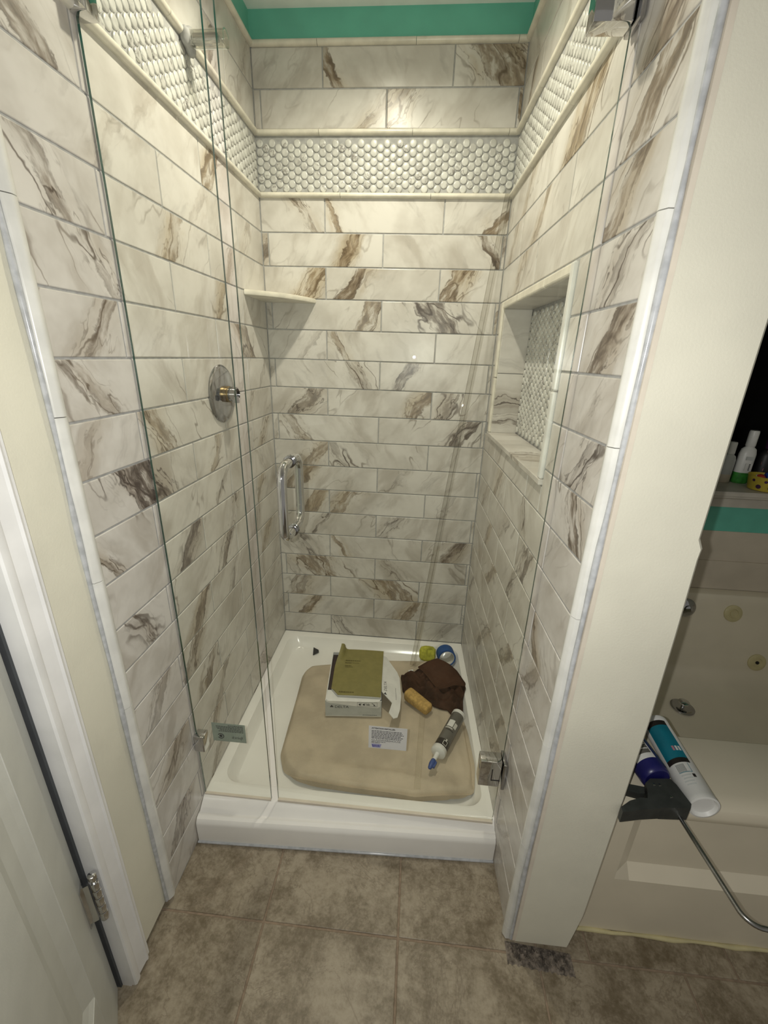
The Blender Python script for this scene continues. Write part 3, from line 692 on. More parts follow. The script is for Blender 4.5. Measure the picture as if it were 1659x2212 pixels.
# ------------------------------------------------------------------ stickers on the glass
def words(root, T, x0, x1, y, h, mat, rr, name='print_line'):
    g = G(); x = x0
    while x < x1 - 0.001:
        w = rr.uniform(0.003, 0.009); w = min(w, x1 - x); g.box(x, x + w, y, y + h, 0, 0.00012, 0, T); x += w + 0.0012
    return g.obj(name, mat, root, 0)
st = empty('installer_sticker', (0.503, GY - GT - 0.0002, 0.369), 'white printed sticker with a violet logo on the hinged glass shower door', 'sticker')
FS = frame((0, 0, 0), (1, 0, 0), (0, 0, 1), (0, -1, 0))
g = G(); g.box(0, 0.105, 0, 0.080, 0, 0.0003, 0, FS); g.obj('card', M['paper'], st, 0)
rr = random.Random(3)
lettering('ATTENTION INSTALLER:', 0.0062, M['ink'], st, FS @ TR(0.008, 0.0705, 0.0004), sx=0.95, bold=0.0003)
for i in range(6): words(st, FS @ TR(0, 0, 0.0003), 0.008, rr.uniform(0.088, 0.097), 0.0625 - i * 0.0052, 0.0022, M['ink'], rr)
lettering('GLASSWAREHOUSE', 0.0098, M['ink'], st, FS @ TR(0.008, 0.0270, 0.0004), sx=0.93)
words(st, FS @ TR(0, 0, 0.0003), 0.008, 0.047, 0.0233, 0.0016, M['ink'], rr)
words(st, FS @ TR(0, 0, 0.0003), 0.008, 0.031, 0.0193, 0.0016, M['ink'], rr)
g = G(); g.prism([(0.008, 0.016), (0.036, 0.016), (0.033, 0.003), (0.011, 0.003)], 0.0003, 0.0005, FS); g.obj('logo_patch', M['lilac'], st, 0)
lettering('fpinck', 0.0105, M['violet_ink'], st, FS @ TR(0.010, 0.0065, 0.0006), sx=0.85, bold=0.0002)
sb = empty('reversed_sticker', (0.149, GY + GT + 0.0006, 0.331), 'greenish sticker seen from behind with mirrored print on the narrow fixed glass', 'sticker')
FM = frame((0, 0, 0), (-1, 0, 0), (0, 0, 1), (0, 1, 0))
g = G(); g.box(0, 0.098, 0, 0.068, 0, 0.0003, 0, FM); g.obj('card', M['decal'], sb, 0)
TB = FM @ TR(0, 0, -0.0003)
for i in range(6): words(sb, TB @ TR(0, 0, 0), 0.006, rr.uniform(0.075, 0.092) if i else 0.052, 0.060 - i * 0.0045, 0.0020, M['ink'], rr)
g = G(); ring = []
for i in range(21):
    a = math.radians(-150 + 300 * i / 20); ring.append((0.074 - 0.0085 * math.cos(a), 0.020 + 0.0085 * math.sin(a)))
g.tube([TB @ Vector((x, y, 0)) for x, y in ring], 0.0011, 6); g.lathe([(0.0045, 0), (0.0045, 0.0003)], TB @ TR(0.074, 0.020, 0), 14)
g.obj('round_logo', M['ink'], sb, 40)
lettering('fpinck', 0.015, M['ink'], sb, TB @ TR(0.010, 0.013, 0), sx=0.9)

# ------------------------------------------------------------------ fittings on the left wall
vv = empty('shower_valve', (0, -0.436, 1.270), 'round chrome shower valve plate with bare brass stem on the left wall', 'shower valve')
VX = Matrix.Rotation(math.pi / 2, 4, 'Y')
g = G(); g.lathe([(0.083, 0.0), (0.0835, 0.003), (0.081, 0.006), (0.074, 0.0085), (0.040, 0.013), (0.030, 0.0135)], VX, 48); g.obj('escutcheon', M['chrome_dk'], vv, 40)
g = G(); g.lathe([(0.0235, 0.010), (0.0235, 0.026), (0.0225, 0.027)], VX, 24); g.obj('sleeve', M['brass'], vv, 40)
g = G(); g.lathe([(0.0215, 0.026), (0.0215, 0.047), (0.0175, 0.049), (0.0175, 0.044)], VX, 22); g.box(0.040, 0.058, -0.020, -0.012, -0.022, -0.004); g.obj('stem', M['chrome_dk'], vv, 40)
sa = empty('shower_arm_stub', (0, -0.450, 2.060), 'shower pipe stub in a clear plastic sleeve high on the left wall', 'pipe')
g = G(); g.lathe([(0.0105, -0.02), (0.0105, 0.082)], VX, 18); g.obj('pipe', M['chrome_dk'], sa, 40)
g = G(); g.lathe([(0.0165, 0.010), (0.0170, 0.020), (0.0168, 0.096), (0.0178, 0.1015), (0.0150, 0.1015), (0.0148, 0.020)], VX, 22, 0, False, False); g.obj('plastic_sleeve', M['sleeve'], sa, 40)
bm = bmesh.new(); bmesh.ops.create_icosphere(bm, subdivisions=3, radius=0.025)
for v in bm.verts:
    k = 1 + 0.22 * math.sin(160 * v.co.y + 3) * math.cos(140 * v.co.z); v.co = Vector((max(0.0005, 0.012 + v.co.x * 0.55 * k), v.co.y * k, v.co.z * k))
me = bpy.data.meshes.new('putty_collar'); bm.to_mesh(me); bm.free(); me.materials.append(M['grout']); me.shade_smooth(); link('putty_collar', me, sa)

# ------------------------------------------------------------------ corner shelf
cs = []
for i in range(17):
    t = i / 16; a, b_, c_ = (0.0005, -0.206), (0.135, -0.150), (0.191, -0.0005)
    cs.append(((1 - t) ** 2 * a[0] + 2 * t * (1 - t) * b_[0] + t * t * c_[0], (1 - t) ** 2 * a[1] + 2 * t * (1 - t) * b_[1] + t * t * c_[1]))
def shelf_loop(k, z): return [Vector((x * k + (0.0005 if x < 0.001 else 0), y * k, z)) for x, y in cs] + [Vector((0.0005, -0.0005, z))]
g = G(); g.loft([shelf_loop(0.965, 1.565), shelf_loop(0.99, 1.567), shelf_loop(1.0, 1.573), shelf_loop(0.99, 1.580), shelf_loop(0.965, 1.582)], True, True)
o = g.obj('corner_shelf', M['pencil'], None, 40); tag(o, 'white stone corner shelf at the left of the back wall', 'shelf')

# ------------------------------------------------------------------ ceiling lamp over the shower
cl = empty('recessed_ceiling_lamp', (0.42, -0.50, ZC), 'round recessed lamp in the ceiling over the shower', 'ceiling lamp')
g = G(); g.lathe([(0.058, -0.001), (0.085, -0.001), (0.085, -0.006), (0.062, -0.010), (0.058, -0.003)], None, 32, 0, False, False); g.obj('trim_ring', M['white_paint'], cl, 40)
g = G(); g.lathe([(0.057, -0.0005), (0.057, -0.003)], None, 32); g.obj('lens', M['lens'], cl, 40)

# ------------------------------------------------------------------ things in the pan
def smooth01(t): t = max(0.0, min(1.0, t)); return t * t * (3 - 2 * t)
def inside(poly, x, y):
    c = False; n = len(poly)
    for i in range(n):
        x1, y1 = poly[i]; x2, y2 = poly[(i + 1) % n]
        if (y1 > y) != (y2 > y) and x < (x2 - x1) * (y - y1) / (y2 - y1) + x1: c = not c
    return c
def edged(poly, x, y):
    best = 9
    for i in range(len(poly)):
        ax, ay = poly[i]; bx, by = poly[(i + 1) % len(poly)]; vx, vy = bx - ax, by - ay
        t = max(0, min(1, ((x - ax) * vx + (y - ay) * vy) / (vx * vx + vy * vy + 1e-12))); best = min(best, math.hypot(x - ax - t * vx, y - ay - t * vy))
    return best
def resample(poly, n):
    seg = [math.dist(poly[i], poly[(i + 1) % len(poly)]) for i in range(len(poly))]; tot = sum(seg); out = []
    for k in range(n):
        d = tot * k / n; i = 0
        while d > seg[i]: d -= seg[i]; i += 1
        a, b_ = poly[i], poly[(i + 1) % len(poly)]; t = d / seg[i]; out.append((a[0] + (b_[0] - a[0]) * t, a[1] + (b_[1] - a[1]) * t))
    return out
def heap(poly, rings, fn, base, n=120, centre=None, soft=3):
    """closed soft body over an outline: fn(x, y, edge distance) gives the top height, base(x, y) the underside"""
    pl = resample(poly, n)
    for _ in range(soft): pl = [((pl[i - 1][0] + 2 * pl[i][0] + pl[(i + 1) % n][0]) / 4, (pl[i - 1][1] + 2 * pl[i][1] + pl[(i + 1) % n][1]) / 4) for i in range(n)]
    cx, cy = centre or (sum(q[0] for q in pl) / n, sum(q[1] for q in pl) / n)
    g = G(); loops = []
    for k in range(10):
        s = 0.02 + 0.98 * k / 9
        loops.append([Vector((cx + (x - cx) * s, cy + (y - cy) * s, base(cx + (x - cx) * s, cy + (y - cy) * s) + (0.0 if k < 9 else 0.004))) for x, y in pl])
    for k in range(rings):
        s = 1 - (k / (rings - 1)) ** 1.25 * 0.985 - (0.006 if k == 0 else 0)
        lp = []
        for x, y in pl:
            X, Y = cx + (x - cx) * s, cy + (y - cy) * s; lp.append(Vector((X, Y, fn(X, Y, edged(pl, X, Y)))))
        loops.append(lp)
    g.loft(loops, True, True); return g
PZ = 0.0665
cloth = [(0.150, -0.250), (0.178, -0.205), (0.300, -0.172), (0.500, -0.130), (0.700, -0.112), (0.775, -0.130), (0.815, -0.30), (0.838, -0.50), (0.846, -0.640), (0.838, -0.716), (0.790, -0.738), (0.700, -0.752), (0.645, -0.762), (0.585, -0.756), (0.450, -0.752), (0.330, -0.745), (0.262, -0.735), (0.205, -0.700), (0.176, -0.640), (0.168, -0.520), (0.160, -0.380)]
def pan_h(x, y):
    wr = W + math.tan(ALPHA) * max(0, -y)
    d = min(x - 0.030, wr - 0.022 - x, y + 0.787, -0.032 - y)
    ks = [(-1, 0.1165), (0, 0.1165), (0.004, 0.1145), (0.020, 0.076), (0.028, 0.068), (0.055, 0.0645), (0.4, 0.060)]
    for (a, p), (b_, q) in zip(ks[:-1], ks[1:]):
        if d <= b_: return p + (q - p) * (d - a) / (b_ - a)
    return 0.060
def cloth_top(x, y, d):
    h = 0.034 * smooth01(d / 0.022 + 0.15)
    h += 0.003 * (math.sin(11 * x + 5 * y) * math.sin(9 * y - 2) - 1) * smooth01(d / 0.06)
    h += 0.006 * math.exp(-((y + 0.668 + 0.05 * x) / 0.020) ** 2) * smooth01((x - 0.30) / 0.1) * smooth01((0.82 - x) / 0.1)      # fold near the front
    h += 0.004 * math.exp(-((x - 0.735 + 0.12 * (y + 0.5)) / 0.010) ** 2) + 0.004 * math.exp(-((x - 0.782 + 0.16 * (y + 0.5)) / 0.008) ** 2) * smooth01((-0.35 - y) / 0.1)
    h += 0.005 * math.exp(-((x - 0.225) ** 2 + (y + 0.66) ** 2) / 0.0012)
    h += (0.0040 * (mnoise.noise(Vector((x * 9, y * 14, 0))) - 0.4) + 0.0012 * mnoise.noise(Vector((x * 60, y * 60, 3)))) * smooth01(d / 0.03)
    h += 0.003 * math.exp(-((y + 0.715 + 0.03 * math.sin(9 * x)) / 0.010) ** 2)
    return max(PZ + 0.004 + h, pan_h(x, y) + 0.010)
def cloth_base(x, y):
    lift = 0.030 * smooth01((-0.700 - y) / 0.05)
    return max(PZ + 0.001 + lift, pan_h(x, y) + 0.0025)
g = heap(cloth, 40, cloth_top, cloth_base, 200, None, 1)
dc = empty('drop_cloth', (0.5, -0.45, PZ), 'folded tan canvas drop cloth spread over the shower pan floor', 'drop cloth')
under(dc, g.obj('folded_canvas', M['canvas'], None, 70))
g = G(); lp = []
for i in range(25):
    y = -0.405 - 0.345 * i / 24; x = 0.672 - 0.02 * i / 24
    pl = resample(cloth, 150); z = cloth_top(x, y, edged(pl, x, y) if inside(pl, x, y) else 0) + 0.0022
    if i == 24: z -= 0.010
    lp.append([Vector((x - 0.010, y, z - 0.003)), Vector((x - 0.0095, y, z)), Vector((x - 0.005, y, z - 0.0008)), Vector((x + 0.005, y, z - 0.0008)), Vector((x + 0.0095, y, z)), Vector((x + 0.010, y, z - 0.003))])
g.loft(lp, True, True); under(dc, g.obj('hem', M['hem'], None, 50))
CZ = PZ + 0.041     # top of the cloth

# ---- carton with booklet
ca = math.atan2(0.019, 0.21)
cb = empty('open_carton', (0.304, -0.487, CZ), 'small open grey white carton with torn flaps on the drop cloth', 'carton', rot=(0, 0, ca))
CW, CD, CH = 0.211, 0.275, 0.074
g = G(); th = 0.003
g.box(0, CW, 0, CD, 0, th); g.obj('base', M['carton'], cb, 0)
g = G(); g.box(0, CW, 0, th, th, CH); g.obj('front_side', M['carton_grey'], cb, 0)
g = G(); g.box(0, CW, CD - th, CD, th, CH); g.obj('back_side', M['carton'], cb, 0)
g = G(); g.box(0, th, th, CD - th, th, CH); g.obj('left_side', M['carton'], cb, 0)
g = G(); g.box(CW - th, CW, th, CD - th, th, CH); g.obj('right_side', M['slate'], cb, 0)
g = G(); g.box(th + 0.001, CW - th - 0.001, 0.055, CD - th - 0.001, th, CH - 0.012); g.obj('dark_fill', M['dark_in'], cb, 0)  # solid dark block filling the inside of the carton
# front flap: a white strip folded over the front edge with picture panel
FF = Matrix.Translation((0, 0.050, CH + 0.0015)) @ Matrix.Rotation(math.radians(3), 4, 'X')
g = G(); g.prism([(0.004, 0.0), (CW - 0.002, 0.0), (CW - 0.002, -0.040), (CW - 0.010, -0.052), (CW - 0.03, -0.0545), (0.014, -0.0520), (0.003, -0.045)], 0, 0.0022, FF)
g.obj('front_flap', M['carton'], cb, 0)
FT = frame((0.005, -0.0006, CH - 0.020), (1, 0, 0), (0, 0, 1), (0, -1, 0))
g = G(); g.prism([(0, 0.021), (CW - 0.008, 0.021), (CW - 0.010, -0.004), (CW - 0.020, -0.011), (0.10, -0.002), (0.010, 0.012), (0.0, 0.015)], 0, 0.0012, FT); g.obj('folded_flap_edge', M['carton'], cb, 0)
FI = FT @ TR(0.115, -0.004, 0.0014)
g = G()
for a, b_, c_, d_ in ((0, 0.074, 0.0195, 0.0202), (0, 0.074, 0, 0.0007), (0, 0.0007, 0, 0.0202), (0.0733, 0.074, 0, 0.0202)): g.box(a, b_, c_, d_, 0, 0.0003, 0, FI)
g.obj('picture_frame', M['ink'], cb, 0)
g = G()
for k in range(2):
    g.lathe([(0.0038, 0), (0.0038, 0.0003)], FI @ TR(0.009 + k * 0.015, 0.0095, 0), 10)
    g.box(0.009 + k * 0.015, 0.0165 + k * 0.015, 0.0120, 0.0140, 0, 0.0003, 0, FI); g.box(0.009 + k * 0.015, 0.0150 + k * 0.015, 0.0055, 0.0072, 0, 0.0003, 0, FI)
g.obj('picture_marks', M['ink'], cb, 0)
lettering('hh', 0.016, M['ink'], cb, FI @ TR(0.034, 0.0045, 0.0002), sx=0.8, bold=0.0003)
g = G(); g.tube([FI @ Vector((0.054 + 0.011 * t / 8, 0.0155 - 0.0085 * (t / 8) ** 1.6, 0.0003)) for t in range(9)], 0.0008, 6); g.prism([(0.062, 0.0095), (0.069, 0.0030), (0.0605, 0.0035)], 0, 0.0003, FI); g.obj('picture_arrow', M['ink'], cb, 0)
lettering('DELTA', 0.016, M['ink'], cb, FT @ TR(0.030, -0.0135, 0.0002), sx=1.1)
g = G(); g.prism([(0.012, -0.010), (0.026, -0.010), (0.019, 0.001)], 0, 0.0004, FT); g.obj('logo_mark', M['ink'], cb, 0)
words(cb, frame((0, -0.0004, 0), (1, 0, 0), (0, 0, 1), (0, -1, 0)), 0.140, 0.196, 0.006, 0.0016, M['ink'], rr)
# side flap folded out to the right
FG = frame((CW, 0.0, CH), (0.93, 0, -0.367), (0, 1, 0), (0.367, 0, 0.93))
g = G(); g.prism([(0.0, 0.262), (0.022, 0.255), (0.070, 0.185), (0.080, 0.155), (0.082, 0.060), (0.074, -0.010), (0.062, -0.052), (0.046, -0.062), (0.028, -0.042), (0.042, 0.010), (0.0, 0.050)], -0.0012, 0.0012, FG)
g.obj('side_flap', M['carton'], cb, 0)
lettering('DELTA', 0.017, M['ink'], cb, FG @ TR(0.021, 0.058, 0.0014) @ RZ(math.pi / 2), sx=1.0)
g = G(); g.prism([(0.008, 0.040), (0.021, 0.040), (0.0145, 0.052)], 0.0013, 0.0016, FG); g.obj('logo_mark', M['ink'], cb, 0)
words(cb, FG @ TR(0.060, 0, 0.0013) @ RZ(math.pi / 2), 0.03, 0.09, 0.0, 0.0014, M['ink'], rr)
# booklet
bk = empty('booklet', (0.320, -0.470, CZ + CH + 0.005), 'olive green booklet with curled corner lying on the open carton', 'booklet', rot=(0, 0, math.radians(2.5)))
BW, BD = 0.190, 0.262
def sheet(z, shrink, lift):
    nx, ny = 20, 24; vs = []
    for j in range(ny + 1):
        for i in range(nx + 1):
            u, v = i / nx, j / ny; x = u * BW * shrink - 0.010 * v * (1 - u); y = v * BD * shrink + 0.001
            cut = max(0, 0.028 - x - y * 0.9)                       # folded corner at the front left
            h = lift * (0.030 * smooth01((0.045 - x) / 0.045) ** 2 * smooth01((v - 0.55) / 0.45) + cut * 0.35)
            xo = 0.0 * v + 0.018 * smooth01((0.045 - x) / 0.045) ** 2 * smooth01((v - 0.55) / 0.45)
            vs.append((x + xo + cut * 0.6, y + cut * 0.5, z + h + 0.004 * math.sin(2.2 * u + 0.4)))
    fs = [(j * (nx + 1) + i, j * (nx + 1) + i + 1, (j + 1) * (nx + 1) + i + 1, (j + 1) * (nx + 1) + i) for j in range(ny) for i in range(nx)]
    return vs, fs
def thick(vs, fs, t):
    g = G(); n = len(vs); g.add(vs, fs); g.add([(x, y, z - t) for x, y, z in vs], [tuple(reversed(f)) for f in fs])
    nx, ny = 20, 24; rim = [i for i in range(nx + 1)] + [(j + 1) * (nx + 1) + nx for j in range(ny)] + [ny * (nx + 1) + nx - 1 - i for i in range(nx)] + [(ny - 1 - j) * (nx + 1) for j in range(ny - 1)]
    for a, b_ in zip(rim, rim[1:] + rim[:1]): g.f.append([a, a + n, b_ + n, b_]); g.m.append(0)
    return g
v_, f_ = sheet(0.0060, 1.0, 1.0); thick(v_, f_, 0.0012).obj('cover', M['olive'], bk, 50)
v_, f_ = sheet(0.0042, 0.985, 0.9); thick(v_, f_, 0.0035).obj('pages', M['paper'], bk, 50)
for y, x0, x1, h in ((0.188, 0.034, 0.096, 0.0055), (0.174, 0.034, 0.060, 0.0055), (0.158, 0.036, 0.062, 0.0035), (0.151, 0.038, 0.068, 0.0026)):
    words(bk, TR(0, 0, 0.0060 + 0.0042), x0, x1, y, h, M['olive_ink'], rr)
lettering('Guide', 0.0105, M['olive_ink'], bk, TR(0.063, 0.1735, 0.0106), sx=1.15)
words(bk, TR(0, 0, 0.0101), 0.030, 0.088, 0.013, 0.0055, M['olive_ink'], rr)

# ---- towel, sponge, foam, tape, shim
tp = [(0.578, -0.245), (0.583, -0.275), (0.590, -0.330), (0.640, -0.345), (0.690, -0.370), (0.720, -0.402), (0.765, -0.410), (0.800, -0.452), (0.826, -0.425), (0.832, -0.350), (0.848, -0.300), (0.846, -0.280), (0.815, -0.225), (0.775, -0.183), (0.735, -0.152), (0.705, -0.168), (0.650, -0.200), (0.620, -0.238)]
def towel_top(x, y, d):
    h = 0.010 + 0.028 * smooth01(d / 0.024)
    k = smooth01(d / 0.010)
    h += k * (0.009 * math.sin(95 * x + 60 * y + 2.4 * math.sin(42 * y)) + 0.007 * math.sin(150 * y - 45 * x + 2.0 * math.sin(60 * x)) + 0.006 * mnoise.noise(Vector((x * 45, y * 45, 1))))
    h -= k * 0.010 * smooth01((t_across(x, y) + 0.02) / 0.03)
    return CZ + h - 0.001
def t_across(x, y): return (x - 0.70) * 0.55 + (y + 0.29) * 0.83
_cl = resample(cloth, 150)
def ground(x, y): return (cloth_top(x, y, edged(_cl, x, y)) if inside(_cl, x, y) else pan_h(x, y)) + 0.0015
g = heap(tp, 44, lambda x, y, d: max(towel_top(x, y, d), ground(x, y) + 0.008), ground, 220, (0.715, -0.295), 1)
tw = empty('brown_towel', (0.715, -0.285, CZ), 'crumpled dark brown towel on the drop cloth near the right wall', 'towel')
under(tw, g.obj('cloth', M['towel'], None, 80))
fp = [(0.648, -0.226), (0.690, -0.190), (0.734, -0.158), (0.775, -0.186), (0.815, -0.230), (0.846, -0.296), (0.842, -0.312), (0.800, -0.322), (0.760, -0.345), (0.728, -0.352), (0.712, -0.325), (0.690, -0.285), (0.668, -0.250)]
def flap_z(x, y): return CZ + 0.040 + 0.004 * math.sin(30 * x + 8 * y) - 0.22 * max(0, y + 0.20) - 0.10 * max(0, x - 0.80)
g = heap(fp, 20, lambda x, y, d: flap_z(x, y) + 0.006 + 0.010 * smooth01(d / 0.016) + 0.0012 * mnoise.noise(Vector((x * 70, y * 70, 5))), flap_z, 150, None, 1)
under(tw, g.obj('folded_flap', M['towel'], None, 80))
g = G(); g.box(-0.010, 0.010, -0.0015, 0.0015, 0, 0.011); o = g.obj('care_tag', M['paper'], None, 0); under(tw, o); o.matrix_local = Matrix.Translation(-Vector(tw.location)) @ TR(0.622, -0.262, CZ + 0.040) @ RZ(0.4) @ Matrix.Rotation(-0.9, 4, 'X')
me = bev(0.118, 0.046, 0.040, 0.012, 3, M['sponge'], 'tan_sponge')
for v in me.vertices: v.co.z += -0.004 * (v.co.x / 0.05) if v.co.z > 0 else 0
o = link('tan_sponge', me); o.matrix_world = TR(0.652, -0.398, CZ + 0.0222) @ RZ(math.radians(-40)); tag(o, 'tan block sponge leaning against the brown towel', 'sponge')
bm = bmesh.new(); bmesh.ops.create_icosphere(bm, subdivisions=4, radius=1.0)
for v in bm.verts:
    c = v.co.copy(); s = Vector((math.copysign(abs(c.x) ** 0.55, c.x), math.copysign(abs(c.y) ** 0.6, c.y), math.copysign(abs(c.z) ** 0.55, c.z)))
    k = 1 + 0.05 * math.sin(7 * c.x + 2) * math.cos(6 * c.y + 5 * c.z)
    for hx, hz in ((-0.35, 0.25), (0.25, -0.25), (0.35, 0.55)):
        d = math.hypot(s.x - hx, s.z - hz)
        if c.y < -0.2 and d < 0.22: s.y += 0.55 * (1 - d / 0.22)
    v.co = Vector((s.x * 0.037 * k, s.y * 0.020, s.z * 0.033 * k))
me = bpy.data.meshes.new('lime_foam_sponge'); bm.to_mesh(me); bm.free(); me.materials.append(M['lime']); me.shade_smooth()
o = link('lime_foam_sponge', me); o.matrix_world = TR(0.695, -0.082, 0.1075) @ RZ(0.05) @ Matrix.Rotation(math.radians(-32), 4, 'X'); tag(o, 'lime yellow foam sponge with holes beside the blue tape roll', 'sponge')
tr = empty('tape_roll', (0.778, -0.094, 0.1150), 'roll of blue masking tape standing in the back right pan corner', 'tape roll', rot=(math.radians(82), 0, math.radians(8)))
g = G(); g.lathe([(0.0335, -0.025), (0.0405, -0.025), (0.0405, 0.025), (0.0335, 0.025)], None, 36, 0, False, False); g.obj('tape', M['tape'], tr, 40)
g = G(); g.lathe([(0.0316, -0.0252), (0.0336, -0.0252), (0.0336, 0.0252), (0.0316, 0.0252), (0.0316, -0.0252)], None, 36, 0, False, False); g.obj('core', M['core'], tr, 40)
g = G(); g.prism([(-0.010, 0.020), (0.016, 0.006), (0.018, -0.004), (-0.008, -0.020)], 0, 0.007); o = g.obj('black_shim', M['black'], None, 0); o.matrix_world = TR(0.168, -0.088, 0.0715) @ RZ(0.1) @ Matrix.Rotation(0.30, 4, 'X'); tag(o, 'small black plastic wedge on the pan floor near the back wall', 'shim')
g = G(); g.prism([(-0.008, -0.005), (0.006, -0.007), (0.009, 0.002), (-0.004, 0.007)], 0, 0.006); o = g.obj('niche_clip', M['black'], None, 0); o.matrix_world = FR @ TR(0.668, NZ0 + 0.0005, -0.035) @ Matrix.Rotation(-math.pi / 2, 4, 'X'); tag(o, 'tiny black plastic clip on the niche sill', 'clip')

# ---- clear plastic seal strip leaning across the back right corner
A, B = Vector((0.628, -0.173, 0.1085)), Vector((0.8455, -0.016, 1.915)); ax = (B - A).normalized()
vw = (CAM - (A + B) / 2); sdv = ax.cross(vw).normalized(); nv = sdv.cross(ax).normalized()
FZ = Matrix.Translation(A) @ Matrix(((sdv.x, nv.x, ax.x, 0), (sdv.y, nv.y, ax.y, 0), (sdv.z, nv.z, ax.z, 0), (0, 0, 0, 1)))
ss = empty('clear_seal_strip', A, 'long clear plastic door seal strip leaning in the back right shower corner', 'plastic strip')
ls = (B - A).length
for nm, q in (('flat_fin', (-0.0125, 0.0125, -0.0007, 0.0007)), ('side_lip', (-0.0125, -0.0108, 0.0008, 0.0070)), ('side_lip', (0.0022, 0.0038, 0.0008, 0.0070))):
    g = G(); g.box(q[0], q[1], q[2], q[3], 0.002, ls, 0, FZ); under(ss, g.obj(nm, M['clear'], None, 0))

# ---- sealant cartridge on the cloth
def cartridge(name, a, b_, r, label, cat, bodymat, bands, nozzle=True, capmat='white_pl'):
    a, b_ = Vector(a), Vector(b_); d = (b_ - a).normalized(); ln = (b_ - a).length
    root = empty(name, a, label, cat)
    q = d.to_track_quat('Z', 'Y').to_matrix().to_4x4(); root.rotation_euler = q.to_euler()
    return root, ln
rt, ln = cartridge('sealant_cartridge', (0.806, -0.452, CZ + 0.0290), (0.722, -0.622, CZ + 0.0290), 0.0245, 'grey sealant cartridge with white nozzle and blue tip on the drop cloth', 'sealant tube', None, None)
g = G(); g.lathe([(0.0235, 0.0), (0.0250, 0.0015), (0.0250, 0.014), (0.0240, 0.015)], None, 28); g.obj('end_cap', M['white_pl'], rt, 40)
g = G(); g.lathe([(0.0238, 0.014), (0.0240, 0.0145), (0.0240, ln - 0.040), (0.0238, ln - 0.040)], None, 28); bd = g.obj('body', M['tube_grey'], rt, 40)
g = G(); g.lathe([(0.0241, ln - 0.041), (0.0242, ln - 0.0405), (0.0242, ln - 0.014), (0.0241, ln - 0.014)], None, 28); g.obj('dark_band', M['tube_dark'], rt, 40)
g = G(); g.lathe([(0.0243, ln - 0.014), (0.0258, ln - 0.012), (0.0258, ln + 0.003), (0.022, ln + 0.006), (0.0085, ln + 0.008)], None, 28); g.obj('collar', M['white_pl'], rt, 40)
g = G(); g.lathe([(0.0082, ln + 0.007), (0.0066, ln + 0.040)], None, 16); g.obj('nozzle', M['white_pl'], rt, 40)
g = G(); g.lathe([(0.0078, ln + 0.036), (0.0092, ln + 0.040), (0.0095, ln + 0.054), (0.0060, ln + 0.070), (0.003, ln + 0.073)], None, 14); g.box(0.004, 0.013, -0.004, 0.004, ln + 0.040, ln + 0.062); g.obj('blue_tip', M['blue_pl'], rt, 40)
rm = rt.rotation_euler.to_matrix(); up_l = rm.transposed() @ Vector((0.0, -0.35, 0.94)); a_up = math.atan2(up_l.y, up_l.x)
def wrap(root, z0, z1, a0, a1, r, mat, name='label_patch', n=10):
    g = G(); lo = [[Vector(((r + q) * math.cos(a0 + (a1 - a0) * i / n), (r + q) * math.sin(a0 + (a1 - a0) * i / n), z)) for i in range(n + 1)] for z, q in ((z0, 0), (z1, 0))]
    g.loft(lo, False, False, False); return g.obj(name, mat, root, 60)
wrap(rt, 0.058, 0.090, a_up - 0.15, a_up + 0.75, 0.0243, M['white_pl']); wrap(rt, 0.066, 0.090, a_up - 0.75, a_up - 0.25, 0.0243, M['core'])
wrap(rt, 0.094, 0.099, a_up - 0.3, a_up + 0.85, 0.0243, M['core']); wrap(rt, 0.104, 0.107, a_up - 0.6, a_up + 0.6, 0.0243, M['tube_dark'])
for z0, z1, a0, a1 in ((ln - 0.036, ln - 0.034, -0.65, 0.0), (ln - 0.020, ln - 0.018, -0.65, 0.0), (ln - 0.036, ln - 0.018, -0.65, -0.58), (ln - 0.036, ln - 0.018, -0.07, 0.0), (ln - 0.044, ln - 0.036, -0.42, -0.22)):
    wrap(rt, z0, z1, a_up + a0, a_up + a1, 0.0245, M['core'], 'emblem_bar', 5)

# ------------------------------------------------------------------ bathtub alcove
TX0, TX1 = 1.062, 2.58
tub = empty('bathtub', (1.8, -0.5, 0), 'bone coloured whirlpool bathtub behind the cream pillar', 'bathtub')
def TLp(x0, x1, y0, y1, r, z): return rrect(x0, x1, y0, y1, r, z, 8)
g = G()
g.loft([TLp(TX0, TX1, -0.994, -0.004, .01, 0.440), TLp(TX0, TX1, -1.006, -0.004, .012, 0.455), TLp(TX0, TX1, -1.010, -0.004, .014, 0.474), TLp(TX0, TX1, -1.004, -0.004, .014, 0.490), TLp(TX0, TX1, -0.990, -0.004, .014, 0.4975),
        TLp(TX0, TX1, -0.970, -0.004, .014, 0.500), TLp(1.14, 2.46, -0.822, -0.050, .12, 0.500), TLp(1.143, 2.457, -0.818, -0.053, .12, 0.498), TLp(1.147, 2.453, -0.813, -0.057, .12, 0.489), TLp(1.155, 2.445, -0.803, -0.062, .12, 0.46), TLp(1.22, 2.38, -0.745, -0.120, .12, 0.19), TLp(1.26, 2.34, -0.70, -0.165, .12, 0.135), TLp(1.34, 2.26, -0.62, -0.25, .1, 0.118), TLp(1.6, 2.0, -0.48, -0.38, .04, 0.114)], False, True)
under(tub, g.obj('basin', M['tub'], None, 40))
g = G(); pr = [(-0.966, 0.446), (-0.966, 0.238), (-0.992, 0.210), (-0.992, 0.006)]
lp = []
for x, k in ((TX0, 0), (1.13, 0), (1.165, 1), (TX1, 1)):
    lp.append([Vector((x, y if k else -0.992, z)) for y, z in pr] + [Vector((x, -0.94, 0.006)), Vector((x, -0.94, 0.446))])
g.loft(lp, True, True); under(tub, g.obj('apron', M['tub'], None, 20))
